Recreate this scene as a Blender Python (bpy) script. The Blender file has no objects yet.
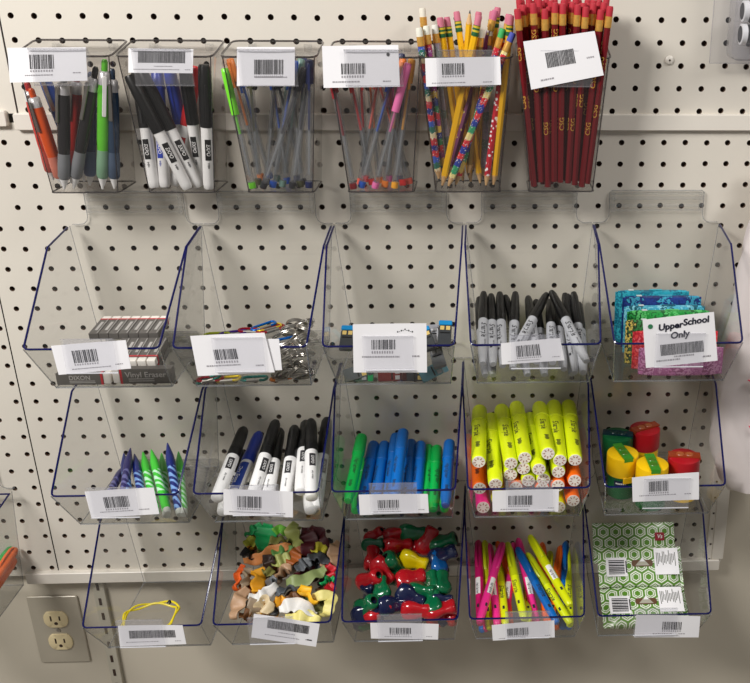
import bpy, math, random
from mathutils import Vector, Matrix
rng = random.Random(11)
S = 0.0254          # the tables are in inches
XC, ZC = 16.0, 55.0  # shift of the tables' origin: centre of the board, height above the floor
col = bpy.context.scene.collection
def W(x, p, z): return Vector(((x-XC)*S, -p*S, (z+ZC)*S))

# ------------------------------------------------------------------ tables (inches: along the board, out from it, height)
TAGS = {"c1":[[1.351,2.86,8.363],[4.468,2.86,8.393],[4.327,2.86,7.077],[1.186,2.86,6.987]],"c2":[[6.17,2.86,8.365],[8.777,2.86,8.337],[8.635,2.86,7.384],[6.026,2.86,7.399]],"c3":[[10.549,2.86,8.436],[12.893,2.86,8.446],[12.761,2.86,6.883],[10.382,2.86,6.877]],"c4":[[14.007,2.86,8.487],[17.129,2.86,8.549],[17.123,2.86,6.867],[13.95,2.86,6.809]],"c5":[[18.209,2.86,8.024],[21.328,2.86,8.101],[21.362,2.86,6.957],[18.221,2.86,6.87]],"c6":[[22.276,2.99,8.714],[25.22,2.99,9.147],[25.67,2.99,7.377],[22.626,2.99,6.779]],"21":[[2.9,7.1,-2.978],[5.931,7.1,-2.756],[5.96,7.1,-4.026],[2.982,7.1,-4.281]],"22":[[8.543,7.1,-2.601],[11.564,7.1,-2.484],[11.814,7.1,-4.268],[8.633,7.1,-4.404]],"22b":[[8.745,7.05,-2.775],[12.115,7.05,-2.786],[12.112,7.05,-4.189],[8.759,7.05,-4.333]],"23":[[15.177,7.1,-2.151],[18.193,7.1,-2.13],[18.147,7.1,-4.353],[15.082,7.1,-4.317]],"24":[[21.255,7.1,-3.061],[23.735,7.1,-2.846],[23.939,7.1,-3.857],[21.295,7.1,-4.025]],"25":[[27.156,7.1,-2.06],[30.128,7.1,-1.729],[30.469,7.1,-3.945],[27.422,7.1,-4.254]],"31":[[3.096,7.1,-9.89],[6.08,7.1,-9.735],[6.143,7.1,-11.088],[3.176,7.1,-11.234]],"32":[[9.067,7.1,-9.883],[12.074,7.1,-10.063],[11.961,7.1,-11.392],[8.943,7.1,-11.182]],"33":[[14.939,7.1,-10.273],[17.989,7.1,-10.296],[18.011,7.1,-11.276],[14.929,7.1,-11.333]],"34":[[20.856,7.1,-10.191],[23.835,7.1,-10.165],[23.837,7.1,-11.333],[20.867,7.1,-11.272]],"35":[[27.095,7.1,-9.622],[30.096,7.1,-9.399],[30.207,7.1,-10.817],[27.191,7.1,-10.883]],"41":[[3.415,7.1,-17.14],[6.368,7.1,-17.19],[6.404,7.1,-18.281],[3.333,7.1,-18.336]],"42":[[9.713,7.1,-16.622],[12.707,7.1,-17.3],[12.435,7.1,-18.621],[9.456,7.1,-17.977]],"43":[[15.067,7.1,-17.303],[18.282,7.1,-17.458],[18.224,7.1,-18.365],[15.055,7.1,-18.207]],"44":[[20.789,7.1,-17.594],[23.768,7.1,-17.396],[23.811,7.1,-18.399],[20.836,7.1,-18.508]],"45":[[27.69,7.1,-17.194],[30.789,7.1,-17.357],[30.794,7.1,-18.604],[27.657,7.1,-18.512]]}
BINS = {"21":[4.412,0.224],"22":[10.448,0.224],"23":[16.581,0.224],"24":[22.733,0.224],"25":[28.788,0.224],"31":[4.272,-6.772],"32":[10.418,-6.772],"33":[16.475,-6.772],"34":[22.508,-6.772],"35":[28.676,-6.772],"41":[4.43,-13.911],"42":[10.442,-13.911],"43":[16.452,-13.911],"44":[22.482,-13.911],"45":[28.609,-13.911]}
GRIPS = [["red",[14.338,1.16,-16.373],50,"small red pencil grip at the very back corner"],
["green",[14.532,1.639,-16.578],15,"green pencil grip lying aslant at the back, below the small red one"],
["red",[15.875,1.692,-16.63],-20,"dark red pencil grip lying at the back in shade"],
["red",[17.404,1.426,-16.554],65,"large red pencil grip standing on end at the back"],
["green",[16.68,1.0,-16.356],0,"dark green pencil grip at the very back between two red ones"],
["red",[14.539,2.438,-16.892],-90,"red pencil grip with its round hole facing out"],
["green",[15.806,2.758,-17.042],-60,"green pencil grip leaning beside the yellow one"],
["yellow",[16.818,2.545,-16.986],-20,"yellow pencil grip, the only one, lying on top"],
["blue",[18.022,2.704,-17.075],-35,"bright blue pencil grip with its hole facing out"],
["navy",[18.579,2.278,-16.925],20,"navy pencil grip in the shade above the bright blue one"],
["red",[14.48,3.61,-17.309],50,"large glossy red pencil grip by the near wall"],
["red",[15.249,3.077,-17.144],-60,"red pencil grip tucked behind the large glossy one"],
["red",[16.685,3.557,-17.346],0,"red pencil grip lying flat in the middle under the yellow one"],
["green",[17.853,3.823,-17.464],-50,"green pencil grip with its hole facing out, under the blue one"],
["green",[18.603,3.823,-17.483],-80,"green pencil grip with its hole facing out, by the far wall"],
["green",[15.294,4.142,-17.502],20,"long green pencil grip with its hole pointing down to the corner"],
["green",[14.541,5.101,-17.765],60,"green pencil grip by the near wall, above the tag corner"],
["navy",[15.843,5.048,-17.785],-20,"navy pencil grip lying in front, first of two"],
["navy",[16.749,4.568,-17.67],-35,"navy pencil grip lying in front, second of two"],
["green",[17.901,4.941,-17.81],80,"matt green pencil grip in front, under the holed one"],
["navy",[18.697,4.728,-17.769],0,"small navy pencil grip by the far wall"],
["red",[15.208,5.74,-17.951],35,"red pencil grip behind the corner of the tag holder"],
["red",[18.399,5.687,-18.026],15,"red pencil grip in front by the far wall"],
["red",[17.099,5.687,-17.99],0,"red pencil grip behind the tag holder"],
["navy",[14.44,5.9,-18.027],40,"navy pencil grip in the front corner by the near wall"],
["green",[18.658,1.533,-16.626],30,"dark green pencil grip at the back by the far wall"],
["green",[17.299,4.249,-17.587],10,"green pencil grip half buried in the middle"],
["red",[15.83,1.053,-16.36],10,"dim red pencil grip at the very back in shade"],
["navy",[14.218,4.9,-19.676],10,"navy pencil grip at the bottom, seen through the sloping front beside the tag"],
["red",[18.322,4.9,-19.735],5,"dark red pencil grip at the bottom, seen through the sloping front"]]
STRIPS = [["green",0.85,[[9.142,1.137,-15.746],[9.112,1.729,-16.032],[9.066,2.457,-16.366]],0.2,"bright green rubbery strip folded at the back"],
["green",0.45,[[8.748,1.182,-15.76],[8.458,1.546,-15.931],[8.102,1.774,-16.031]],0.5,"bright green rubbery strip with a knotted end at the back"],
["lime",0.4,[[9.407,1.638,-15.995],[9.784,1.501,-15.938],[10.252,1.638,-16.014]],0.3,"lime rubbery strip at the back between the green and olive ones"],
["yellowgreen",0.4,[[8.147,2.229,-16.242],[8.428,2.093,-16.186],[8.717,2.229,-16.255]],0.2,"yellow-green rubbery stub below the green knotted end"],
["paleolive",0.7,[[10.442,1.137,-15.773],[10.578,1.729,-16.064],[11.021,2.321,-16.349]],0.8,"pale olive rubbery strip standing up at the back"],
["maroon",0.7,[[11.059,1.364,-15.899],[11.417,2.002,-16.212],[11.272,2.821,-16.578]],0.6,"dark maroon rubbery strip hanging down at the back, first of two"],
["maroon",0.6,[[11.206,1.455,-15.947],[11.869,1.729,-16.093],[12.319,2.457,-16.441]],0.3,"dark maroon rubbery strip arching to the far wall"],
["olive",0.5,[[9.265,2.093,-16.205],[9.838,2.093,-16.218],[10.31,2.002,-16.187]],0.2,"dull olive rubbery strip in shade at the back"],
["black",0.45,[[8.087,2.594,-16.404],[8.385,2.776,-16.49],[8.724,2.958,-16.576]],0.4,"black rubbery knob beside the orange strip"],
["peach",0.5,[[10.529,2.275,-16.317],[9.704,2.594,-16.441],[8.976,2.913,-16.563],[8.302,3.231,-16.681]],0.5,"long orange-tan rubbery strip arching across the pile"],
["midgreen",0.5,[[9.64,2.73,-16.5],[10.098,2.594,-16.45],[10.602,2.457,-16.401]],0.2,"mid-green rubbery strip over the olive one"],
["paleolive",0.55,[[9.728,3.231,-16.715],[10.138,3.095,-16.668],[10.572,2.821,-16.561]],0.2,"pale olive rubbery strip under the mid-green one"],
["rust",0.6,[[10.602,3.277,-16.755],[10.878,2.821,-16.568],[11.086,2.457,-16.413]],0.3,"rust-orange rubbery strip in the middle"],
["darkbrown",0.5,[[9.167,3.004,-16.606],[9.538,3.14,-16.673],[9.682,3.459,-16.808]],0.3,"dark brown rubbery strip beside the orange-tan one"],
["tan",0.6,[[10.101,4.066,-16.936],[10.354,3.797,-16.833],[10.647,3.483,-16.708]],1.0,"tan rubbery loop in the middle of the pile"],
["grey",0.6,[[10.991,3.55,-16.877],[11.31,3.368,-16.81],[11.573,3.095,-16.702]],0.4,"grey rubbery strip beside the tan loop"],
["darkgrey",0.45,[[11.429,3.004,-16.66],[11.941,2.913,-16.633],[12.588,3.186,-16.765]],0.3,"dark grey rubbery strip by the far wall"],
["sage",0.6,[[10.617,4.325,-17.012],[11.382,4.325,-17.032],[12.014,3.968,-16.902],[12.494,3.7,-16.801]],0.4,"long sage-green rubbery strip curving to the far wall"],
["orange",0.4,[[8.243,3.368,-16.736],[8.203,4.005,-16.988],[8.2,4.597,-17.208]],0.6,"bright orange rubbery strip by the near wall"],
["taupe",0.5,[[8.653,3.611,-16.669],[8.631,4.146,-16.891],[8.678,4.593,-17.068]],1.2,"taupe rubbery strip with a twisted knob"],
["tan",0.6,[[8.696,4.682,-17.102],[8.552,5.396,-17.36],[8.478,6.2,-17.626]],0.5,"long tan rubbery strip running down the near side"],
["mustard",0.7,[[9.01,3.55,-16.828],[9.183,4.005,-17.012],[9.196,4.734,-17.282]],0.6,"mustard rubbery strip beside the taupe knob"],
["olive",0.4,[[9.371,3.641,-16.874],[9.645,3.732,-16.917],[9.876,3.823,-16.959]],0.2,"small olive rubbery strip under the tan loop"],
["grey",0.5,[[9.727,4.643,-17.264],[9.83,4.279,-17.132],[9.951,4.005,-17.031]],0.5,"grey rubbery strip beside the mustard one"],
["white",0.5,[[8.996,5.129,-17.276],[9.655,5.084,-17.277],[10.165,4.414,-17.036]],0.4,"white rubbery strip with a pointed end, beside the mustard one"],
["slate",0.6,[[10.14,4.825,-17.339],[10.657,4.643,-17.288],[11.32,4.552,-17.272]],0.5,"slate-grey rubbery strip with knobby end in the middle"],
["mustard",0.45,[[10.189,5.098,-17.436],[10.515,5.28,-17.506],[10.803,5.007,-17.42]],0.8,"mustard rubbery strip under the slate-grey one"],
["brown",0.45,[[10.69,5.326,-17.526],[11.07,5.098,-17.459],[11.37,4.871,-17.388]],0.5,"brown rubbery strip in front of the slate-grey one"],
["amber",0.6,[[11.784,4.47,-17.139],[11.611,5.008,-17.337],[12.294,5.367,-17.484]],0.8,"bright amber rubbery strip folded to a point"],
["white",0.6,[[10.511,5.681,-17.543],[11.319,5.547,-17.52],[12.295,5.951,-17.681]],0.3,"large white rubbery strip lying in front over the tag"],
["cream",0.5,[[11.983,4.978,-17.371],[12.839,5.068,-17.426],[12.911,5.609,-17.616],[12.653,6.15,-17.784]],0.3,"pale yellow rubbery strip bent in an L in the front corner"],
["beige",0.7,[[9.455,5.827,-17.653],[9.697,5.371,-17.514],[10.098,5.736,-17.642]],0.6,"beige rubbery strip folded above the tag"],
["taupe",0.6,[[8.804,5.28,-17.46],[9.234,5.554,-17.561],[9.368,6.009,-17.707]],0.6,"taupe rubbery strip in front beside the long tan one"],
["green",0.5,[[12.4,4.37,-17.232],[12.626,4.142,-17.152],[12.921,4.096,-17.142]],0.9,"bright green rubbery knob by the far wall"],
["red",0.5,[[12.438,3.368,-16.838],[12.69,3.641,-16.956],[12.823,4.005,-17.104]],0.3,"red rubbery strip against the far wall, upper one"],
["red",0.5,[[12.705,4.734,-17.374],[12.851,4.552,-17.311],[12.941,4.461,-17.28]],0.4,"red rubbery strip against the far wall, lower one"],
["yellow",0.5,[[11.633,2.594,-16.486],[11.967,2.457,-16.433],[12.337,2.594,-16.503]],0.3,"yellow-green rubbery strip in front of the maroon arch"],
["tan",0.5,[[12.85,2.093,-16.287],[12.739,2.639,-16.532],[12.873,3.368,-16.848]],0.2,"tan rubbery strip standing against the far wall"],
["cream",0.5,[[10.908,6.1,-17.777],[11.725,6.054,-17.786],[12.551,6.1,-17.926]],0.2,"pale yellow rubbery strip lying along the front edge"],
["brown",0.45,[[8.71,6.009,-17.688],[8.988,5.963,-17.682],[9.263,6.1,-17.731]],0.8,"brown-tan rubbery knob in the front corner"]]
RINGS = [[[11.486,3.657,-4.1],0.62,"large silver ring lying open above the tag corner"],[[12.117,2.104,-4.016],0.45,"silver ring at the very back, outermost"],[[11.797,2.311,-4.028],0.45,"silver ring at the back beside the outermost one"],[[11.673,2.829,-4.06],0.45,"silver ring leaning behind the large open one"],[[12.352,2.932,-4.072],0.45,"silver ring beside the far wall, upper one"],[[12.26,3.864,-4.116],0.45,"silver ring beside the far wall, under the upper one"],[[11.865,4.486,-4.132],0.45,"silver ring just above the lip beside the tag"],[[12.582,4.693,-4.144],0.45,"silver ring just above the lip by the far wall"],[[11.99,5.2,-4.335],0.4,"silver ring seen through the front beside the tag corner"],[[12.481,5.2,-4.479],0.4,"silver ring seen through the front, second below the lip"],[[12.182,5.2,-5.034],0.4,"silver ring seen through the front, halfway down"],[[12.588,5.2,-5.226],0.4,"silver ring low in the front by the far wall"],[[11.881,5.2,-5.594],0.4,"silver ring at the bottom right of the tag"],[[12.466,5.2,-5.696],0.4,"silver ring lowest by the far wall"]]
CLIPS = [["blue",[9.987,2.903,-3.937],[10.767,2.4,-3.818],"blue metal clip on top of the pile behind the tag"],
["yellow",[10.337,2.903,-3.941],[10.978,2.589,-3.881],"yellow metal clip next to the blue one"],
["red",[9.429,2.95,-3.942],[10.363,3.029,-3.966],"red metal clip behind the tag, first of two"],
["red",[10.38,3.107,-3.982],[11.208,2.636,-3.893],"red metal clip behind the tag, under the yellow one"],
["purple",[8.645,3.311,-4.006],[9.595,3.107,-3.975],"purple metal clip behind the upper edge of the tag"],
["lime",[8.221,3.343,-4.008],[8.645,3.311,-4.006],"yellow-green metal clip at the near end"],
["blue",[11.273,3.893,-4.141],[11.875,3.657,-4.104],"blue metal clip lying inside the large ring"],
["teal",[8.035,5.05,-5.664],[8.736,5.05,-5.437],"teal metal clip at the bottom corner under the tag"],
["red",[8.103,5.05,-5.807],[8.783,5.05,-5.768],"dark red metal clip on the bottom by the near wall"],
["yellow",[8.926,5.05,-5.628],[9.479,5.05,-5.588],"yellow metal clip under the tag"],
["teal",[9.896,5.05,-5.64],[10.832,5.05,-5.604],"long teal metal clip under the middle of the tag"],
["orange",[11.357,5.05,-5.422],[11.874,5.05,-5.334],"orange metal clip among the silver rings"]]
CASES = [["blue",[14.43,4.6,-4.142],[14.455,4.0,-3.716],"lead refill case with blue end and yellow print beside the tag"],
["teal",[14.014,3.6,-4.471],[13.087,1.8,-4.551],"pale teal lead refill case lying back by the near wall"],
["white",[18.23,4.6,-4.091],[18.187,3.6,-3.731],"white lead refill case behind the corner of the tag"],
["blue",[18.804,4.8,-4.013],[18.845,4.0,-3.396],"lead refill case with blue end and yellow print by the far wall"],
["blue",[18.131,5.0,-4.01],[17.9,4.4,-3.676],"lead refill case with yellow print half behind the tag"],
["grey",[18.57,5.2,-4.827],[18.374,4.4,-4.496],"grey lead refill case seen through the front by the tag"],
["clear",[13.92,5.05,-5.386],[14.735,4.9,-5.191],"smoky lead refill case at the bottom by the near wall"],
["green",[14.172,5.2,-5.639],[15.161,5.2,-5.605],"smoky lead refill case with green end on the bottom"],
["maroon",[15.984,5.2,-5.616],[16.894,5.2,-5.581],"maroon lead refill case on the bottom under the tag"],
["blue",[16.977,5.2,-5.582],[17.886,5.2,-5.593],"lead refill case with two pale squares on the bottom under the tag"],
["teal",[18.049,5.2,-5.687],[18.964,5.0,-5.287],"lead refill case with bright blue end at the bottom by the far wall"]]
PENS = [["click_pen","grey",[2.341,2.3,2.4],[0.1636,0.0,0.9865],0.9,"grey-gripped click pen in the first cup, upright in front, nearest its sloping edge","click pens standing tip down in the first clear cup"],
["click_pen","grey",[2.658,2.1,2.4],[0.343,0.0453,0.9383],0.986,"grey-gripped click pen in the first cup, leaning under the white collar of its top","click pens standing tip down in the first clear cup"],
["click_pen","blue",[3.156,1.6,2.4],[0.1602,-0.0202,0.9869],0.884,"slate-blue click pen in the first cup, between the grey and the green pens","click pens standing tip down in the first clear cup"],
["click_pen","green",[3.974,2.3,2.4],[0.1758,0.009,0.9844],0.994,"bright green click pen in the first cup, its green button sticking up","click pens standing tip down in the first clear cup"],
["click_pen","slate",[4.442,2.2,2.4],[0.1347,0.0,0.9909],0.919,"dark slate-blue click pen in the first cup, against the wall next to the second cup","click pens standing tip down in the first clear cup"],
["click_pen","orange",[2.035,1.7,2.4],[-0.1095,0.07,0.9915],0.766,"orange click pen in the first cup, slanting along the sloping edge","click pens standing tip down in the first clear cup"],
["click_pen","red",[1.425,1.2,2.56],[-0.0381,0.0922,0.995],0.775,"red click pen with silver clip in the first cup, slanting behind the tag","click pens standing tip down in the first clear cup"],
["click_pen","darkred",[2.128,1.1,2.4],[0.2356,0.0399,0.971],0.894,"dark red click pen in the first cup, upright behind the grey pens","click pens standing tip down in the first clear cup"],
["click_pen","navy",[2.592,0.8,2.4],[-0.188,0.0315,0.9817],1,"blue-topped click pen in the first clear cup, its blue button above the tag","click pens standing tip down in the first clear cup"],
["slim_marker","black",[7.652,2.3,2.4],[-0.3498,0.0,0.9368],0.976,"slim black-capped marker in the second cup, slanting in front with its logo facing out","slim dry-erase markers in the second cup"],
["slim_marker","black",[8.03,1.9,2.4],[-0.3433,0.0,0.9392],0.992,"slim black-capped marker in the second cup, slanting just behind the front one","slim dry-erase markers in the second cup"],
["slim_marker","black",[8.563,2.3,2.4],[0.0773,0.0,0.997],1,"slim black-capped marker in the second cup, upright by the wall next to the third cup","slim dry-erase markers in the second cup"],
["slim_marker","black",[7.982,1.4,2.4],[-0.0094,0.038,0.9992],0.992,"slim black-capped marker in the second cup, between the blue-capped and upright ones","slim dry-erase markers in the second cup"],
["slim_marker","blue",[7.438,1.1,2.4],[-0.0561,0.0192,0.9982],0.985,"slim white marker with blue cap in the second cup","slim dry-erase markers in the second cup"],
["slim_marker","black",[6.124,2.05,2.4],[-0.0604,-0.1478,0.9872],0.958,"slim black-capped marker in the second cup, closest to the first cup","slim dry-erase markers in the second cup"],
["slim_marker","blue",[6.558,2.0,2.4],[-0.0054,-0.2132,0.977],0.974,"slim white marker with blue print in the second cup, behind the slanting black ones","slim dry-erase markers in the second cup"],
["slim_marker","red",[6.834,1.6,2.4],[0.2708,-0.1272,0.9542],1,"slim white marker with red cap in the second cup","slim dry-erase markers in the second cup"],
["stick_pen","green",[10.472,2.35,2.439],[-0.1275,0.0,0.9918],0.918,"clear stick pen with bright green cap end in the third clear cup","clear stick pens in the third clear cup"],
["stick_pen","black",[10.899,2.35,2.438],[0.3981,0.0,0.9174],1,"clear stick pen with dark grey plug crossing the third clear cup","clear stick pens in the third clear cup"],
["stick_pen","blue",[11.241,2.0,2.4],[0.2562,-0.0178,0.9665],1,"clear stick pen with blue plug at its foot in the third clear cup","clear stick pens in the third clear cup"],
["stick_pen","teal",[11.649,1.9,2.4],[0.2137,-0.0891,0.9728],1,"clear stick pen with grey-green plug in the third clear cup","clear stick pens in the third clear cup"],
["stick_pen","black",[12.157,2.3,2.424],[0.2192,-0.0354,0.975],1,"clear stick pen with black plug in the third clear cup","clear stick pens in the third clear cup"],
["stick_pen","olive",[12.471,2.0,2.4],[-0.0087,-0.1439,0.9896],0.993,"clear stick pen with olive plug in the third clear cup","clear stick pens in the third clear cup"],
["stick_pen","navy",[12.897,2.3,2.45],[0.083,0.0,0.9965],0.973,"clear stick pen with navy plug upright by the far wall of the third cup","clear stick pens in the third clear cup"],
["stick_pen","orange",[10.596,1.2,2.55],[-0.1447,0.0373,0.9888],0.956,"clear stick pen with orange cap in the third clear cup","clear stick pens in the third clear cup"],
["stick_pen","blue",[10.938,1.0,2.575],[-0.1754,0.0399,0.9837],0.896,"clear stick pen with blue cap behind the tag of the third cup","clear stick pens in the third clear cup"],
["stick_pen","black",[10.879,1.6,2.43],[0.1506,-0.1307,0.9799],0.956,"clear stick pen leaning behind the tag of the third cup, near its middle","clear stick pens in the third clear cup"],
["stick_pen","blue",[11.778,1.3,2.4],[-0.0795,-0.0754,0.994],0.948,"clear stick pen with blue cap end deep in the third cup","clear stick pens in the third clear cup"],
["stick_pen","teal",[11.205,0.9,2.411],[0.1803,-0.0092,0.9836],0.967,"clear stick pen upright at the back of the third cup","clear stick pens in the third clear cup"],
["stick_pen","black",[12.579,1.6,2.427],[-0.1705,0.0,0.9854],0.929,"clear stick pen with black plug slanting through the third cup","clear stick pens in the third clear cup"],
["stick_pen","olive",[10.565,1.7,2.454],[0.0274,0.0195,0.9994],0.914,"clear stick pen leaning along the sloping side of the third cup","clear stick pens in the third clear cup"],
["stick_pen","navy",[12.103,0.9,2.409],[0.1429,0.0,0.9897],0.975,"clear stick pen with navy cap at the back of the third cup","clear stick pens in the third clear cup"],
["stick_pen","darkred",[14.864,2.35,2.402],[-0.1287,0.0,0.9917],0.909,"clear stick pen with dark red plug in the fourth clear cup","clear stick pens in the fourth clear cup"],
["stick_pen","blue",[15.154,2.1,2.4],[0.3143,-0.0336,0.9487],1,"clear stick pen with blue plug in the fourth clear cup","clear stick pens in the fourth clear cup"],
["stick_pen","pink",[15.782,2.35,2.428],[0.3007,0.0,0.9537],1,"clear stick pen with pink cap and plug crossing the fourth clear cup","clear stick pens in the fourth clear cup"],
["stick_pen","orange",[16.174,2.0,2.4],[0.1815,-0.1029,0.978],1,"clear stick pen with light orange plug in the fourth clear cup","clear stick pens in the fourth clear cup"],
["stick_pen","amber",[16.63,2.2,2.4],[0.1745,-0.0344,0.984],1,"clear stick pen with amber plug in the fourth clear cup","clear stick pens in the fourth clear cup"],
["stick_pen","red",[16.981,1.7,2.4],[-0.1164,-0.1269,0.9851],0.985,"clear stick pen with red plug in the fourth clear cup, leaning back to the left","clear stick pens in the fourth clear cup"],
["stick_pen","coral",[17.273,1.4,2.4],[-0.2706,-0.1086,0.9565],0.986,"clear stick pen with coral plug in the fourth clear cup, closest to the pencil cup","clear stick pens in the fourth clear cup"],
["stick_pen","red",[15.241,1.0,2.426],[0.0108,0.0377,0.9992],0.946,"clear stick pen with red ink behind the tag of the fourth cup","clear stick pens in the fourth clear cup"],
["stick_pen","pink",[16.274,0.9,2.402],[0.0583,-0.0093,0.9983],0.958,"clear stick pen with pink cap at the back of the fourth cup","clear stick pens in the fourth clear cup"],
["stick_pen","red",[15.6,1.7,2.444],[-0.1486,-0.0191,0.9887],0.937,"clear stick pen with red cap leaning along the sloping side of the fourth cup","clear stick pens in the fourth clear cup"],
["stick_pen","orange",[15.887,1.2,2.4],[-0.0558,-0.0565,0.9968],0.948,"clear stick pen with orange ink deep in the fourth cup","clear stick pens in the fourth clear cup"],
["stick_pen","coral",[15.053,1.7,2.445],[0.2172,-0.0736,0.9734],0.97,"clear stick pen with coral ink crossing behind the tag of the fourth cup","clear stick pens in the fourth clear cup"],
["stick_pen","navy",[16.782,1.1,2.446],[0.0512,-0.0354,0.9981],1,"clear stick pen with navy cap beside the orange one in the fourth cup","clear stick pens in the fourth clear cup"],
["pencil","rainbow",[18.63,2.3,2.709],[-0.103,0.0077,0.9947],0.869,"rainbow pencil with white eraser, upright along the near wall of the fifth cup","patterned and yellow pencils in the fifth clear cup"],
["pencil","rainbowb",[18.851,2.0,2.746],[-0.0921,0.0153,0.9956],0.872,"rainbow pencil with white eraser, just behind the outermost rainbow pencil of the fifth cup","patterned and yellow pencils in the fifth clear cup"],
["pencil","silver",[19.125,1.6,2.816],[-0.0833,0.0231,0.9963],0.865,"silver pencil with white eraser in the fifth cup","patterned and yellow pencils in the fifth clear cup"],
["pencil","yellow",[18.727,2.35,2.4],[0.2318,0.0,0.9728],1,"yellow pencil with its sharp point down at the front corner of the fifth cup","patterned and yellow pencils in the fifth clear cup"],
["pencil","rainbowc",[18.974,2.4,2.4],[0.401,0.0069,0.916],0.964,"rainbow pencil with blue eraser cap crossing the front of the fifth cup","patterned and yellow pencils in the fifth clear cup"],
["pencil","rainbowd",[19.312,2.1,2.4],[0.3029,0.0141,0.9529],0.947,"rainbow pencil with green eraser cap crossing the fifth cup","patterned and yellow pencils in the fifth clear cup"],
["pencil","purple",[18.969,1.7,2.705],[0.2914,0.0,0.9566],0.999,"purple pencil with round flower marks crossing the fifth cup","patterned and yellow pencils in the fifth clear cup"],
["pencil","yellow",[19.672,1.35,2.4],[-0.1198,0.0346,0.9922],0.963,"yellow pencil in the fifth cup, its pink eraser beside the silver pencil","patterned and yellow pencils in the fifth clear cup"],
["pencil","yellow",[20.035,1.6,2.4],[-0.132,-0.0414,0.9904],0.966,"yellow pencil in the fifth cup, second of the pink erasers from the silver pencil","patterned and yellow pencils in the fifth clear cup"],
["pencil","yellow",[20.46,1.9,2.4],[-0.1291,-0.1192,0.9844],1,"yellow pencil in the fifth cup, its pink eraser just before the upturned point","patterned and yellow pencils in the fifth clear cup"],
["pencil","dots",[20.67,2.35,2.4],[0.1404,-0.0471,0.989],0.99,"red pencil with white dots in the fifth cup","patterned and yellow pencils in the fifth clear cup"],
["pencil","yellow",[21.01,2.2,2.4],[0.106,0.0204,0.9942],0.981,"yellow pencil along the far wall of the fifth cup","patterned and yellow pencils in the fifth clear cup"],
["pencil","yellow",[20.3,0.9,2.661],[0.1308,0.0,0.9914],0.982,"yellow pencil in the fifth cup, its pink eraser rearmost and highest","patterned and yellow pencils in the fifth clear cup"],
["pencil","yellow",[20.106,1.2,2.861],[0.134,0.0,0.991],0.936,"yellow pencil in the fifth cup, its pink eraser below the rearmost one","patterned and yellow pencils in the fifth clear cup"],
["pencil","silver",[20.568,1.4,2.636],[0.0508,0.0456,0.9977],0.878,"silver pencil with white eraser beside the green eraser cap in the fifth cup","patterned and yellow pencils in the fifth clear cup"],
["pencil","gold",[19.921,2.0,2.903],[0.0996,0.016,0.9949],0.835,"gold pencil with white eraser above the tag of the fifth cup","patterned and yellow pencils in the fifth clear cup"],
["pencil","gold",[18.446,0.9,3.202],[-0.0621,-0.0149,0.998],0.895,"gold pencil standing highest by the fourth cup, in the fifth cup","patterned and yellow pencils in the fifth clear cup"],
["pencil","yellow",[19.498,0.8,2.775],[0.1343,0.0,0.9909],0.941,"yellow pencil with pink eraser behind the upturned point in the fifth cup","patterned and yellow pencils in the fifth clear cup"],
["pencil_up","yellow",[20.077,1.3,9.863],[-0.0983,-0.0484,-0.994],0.964,"yellow pencil standing point up among the erasers of the fifth cup","patterned and yellow pencils in the fifth clear cup"],
["permanent_marker","black",[20.485,5.776,-4.573],[0.0095,-0.9602,0.2793],0.979,"grey permanent marker with black cap, outermost of the front row, script facing out","grey permanent markers with black caps"],
["permanent_marker","black",[20.936,5.746,-4.623],[-0.0077,-0.9631,0.2689],0.97,"grey permanent marker with black cap, second of the front row, half covered","grey permanent markers with black caps"],
["permanent_marker","black",[21.365,5.672,-4.744],[-0.0104,-0.9506,0.3102],0.969,"grey permanent marker with black cap, third of the front row, big script on its barrel","grey permanent markers with black caps"],
["permanent_marker","black",[21.799,5.574,-4.904],[0.0519,-0.9371,0.3451],0.963,"grey permanent marker with black cap, upright behind the upper edge of the tag","grey permanent markers with black caps"],
["permanent_marker","black",[21.741,5.999,-4.21],[0.3401,-0.9147,0.2181],0.991,"grey permanent marker with black cap, slanting to the right behind the tag","grey permanent markers with black caps"],
["permanent_marker","black",[22.835,5.818,-4.505],[-0.0285,-0.9748,0.2211],0.972,"grey permanent marker with black cap, half hidden behind the one slanting to the right","grey permanent markers with black caps"],
["permanent_marker","black",[23.54,5.784,-4.561],[0.0403,-0.9791,0.1995],0.962,"grey permanent marker with black cap, upright above the end of the tag","grey permanent markers with black caps"],
["permanent_marker","black",[25.036,5.826,-4.492],[-0.247,-0.9184,0.3092],0.947,"grey permanent marker with black cap, slanting in front, cap up against the wall","grey permanent markers with black caps"],
["permanent_marker","black",[24.069,5.516,-4.998],[-0.0179,-0.9615,0.2742],0.928,"grey permanent marker with black cap, under the slanting one, foot beside the tag","grey permanent markers with black caps"],
["permanent_marker","black",[24.575,5.356,-5.26],[-0.0206,-0.9139,0.4055],0.944,"grey permanent marker with black cap, standing foot lowest next to the tag","grey permanent markers with black caps"],
["permanent_marker","black",[24.953,5.327,-5.307],[-0.0113,-0.9047,0.4258],0.947,"grey permanent marker with black cap, cap just right of the slanting marker","grey permanent markers with black caps"],
["permanent_marker","black",[24.962,5.384,-5.214],[0.0412,-0.9497,0.3105],0.913,"grey permanent marker with black cap, closest to the wall shared with the last bin","grey permanent markers with black caps"],
["permanent_marker","black",[20.939,5.288,-5.371],[-0.1249,-0.9083,0.3993],0.935,"grey permanent marker with black cap, lower layer, its foot under the first two","grey permanent markers with black caps"],
["permanent_marker","black",[22.474,5.288,-5.371],[-0.176,-0.8948,0.4102],0.949,"grey permanent marker with black cap, in the lower layer behind the tag","grey permanent markers with black caps"],
["permanent_marker","black",[23.229,5.288,-5.371],[-0.0326,-0.9269,0.3739],0.917,"grey permanent marker with black cap, in the lower layer, cap between the slanting ones","grey permanent markers with black caps"],
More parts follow.
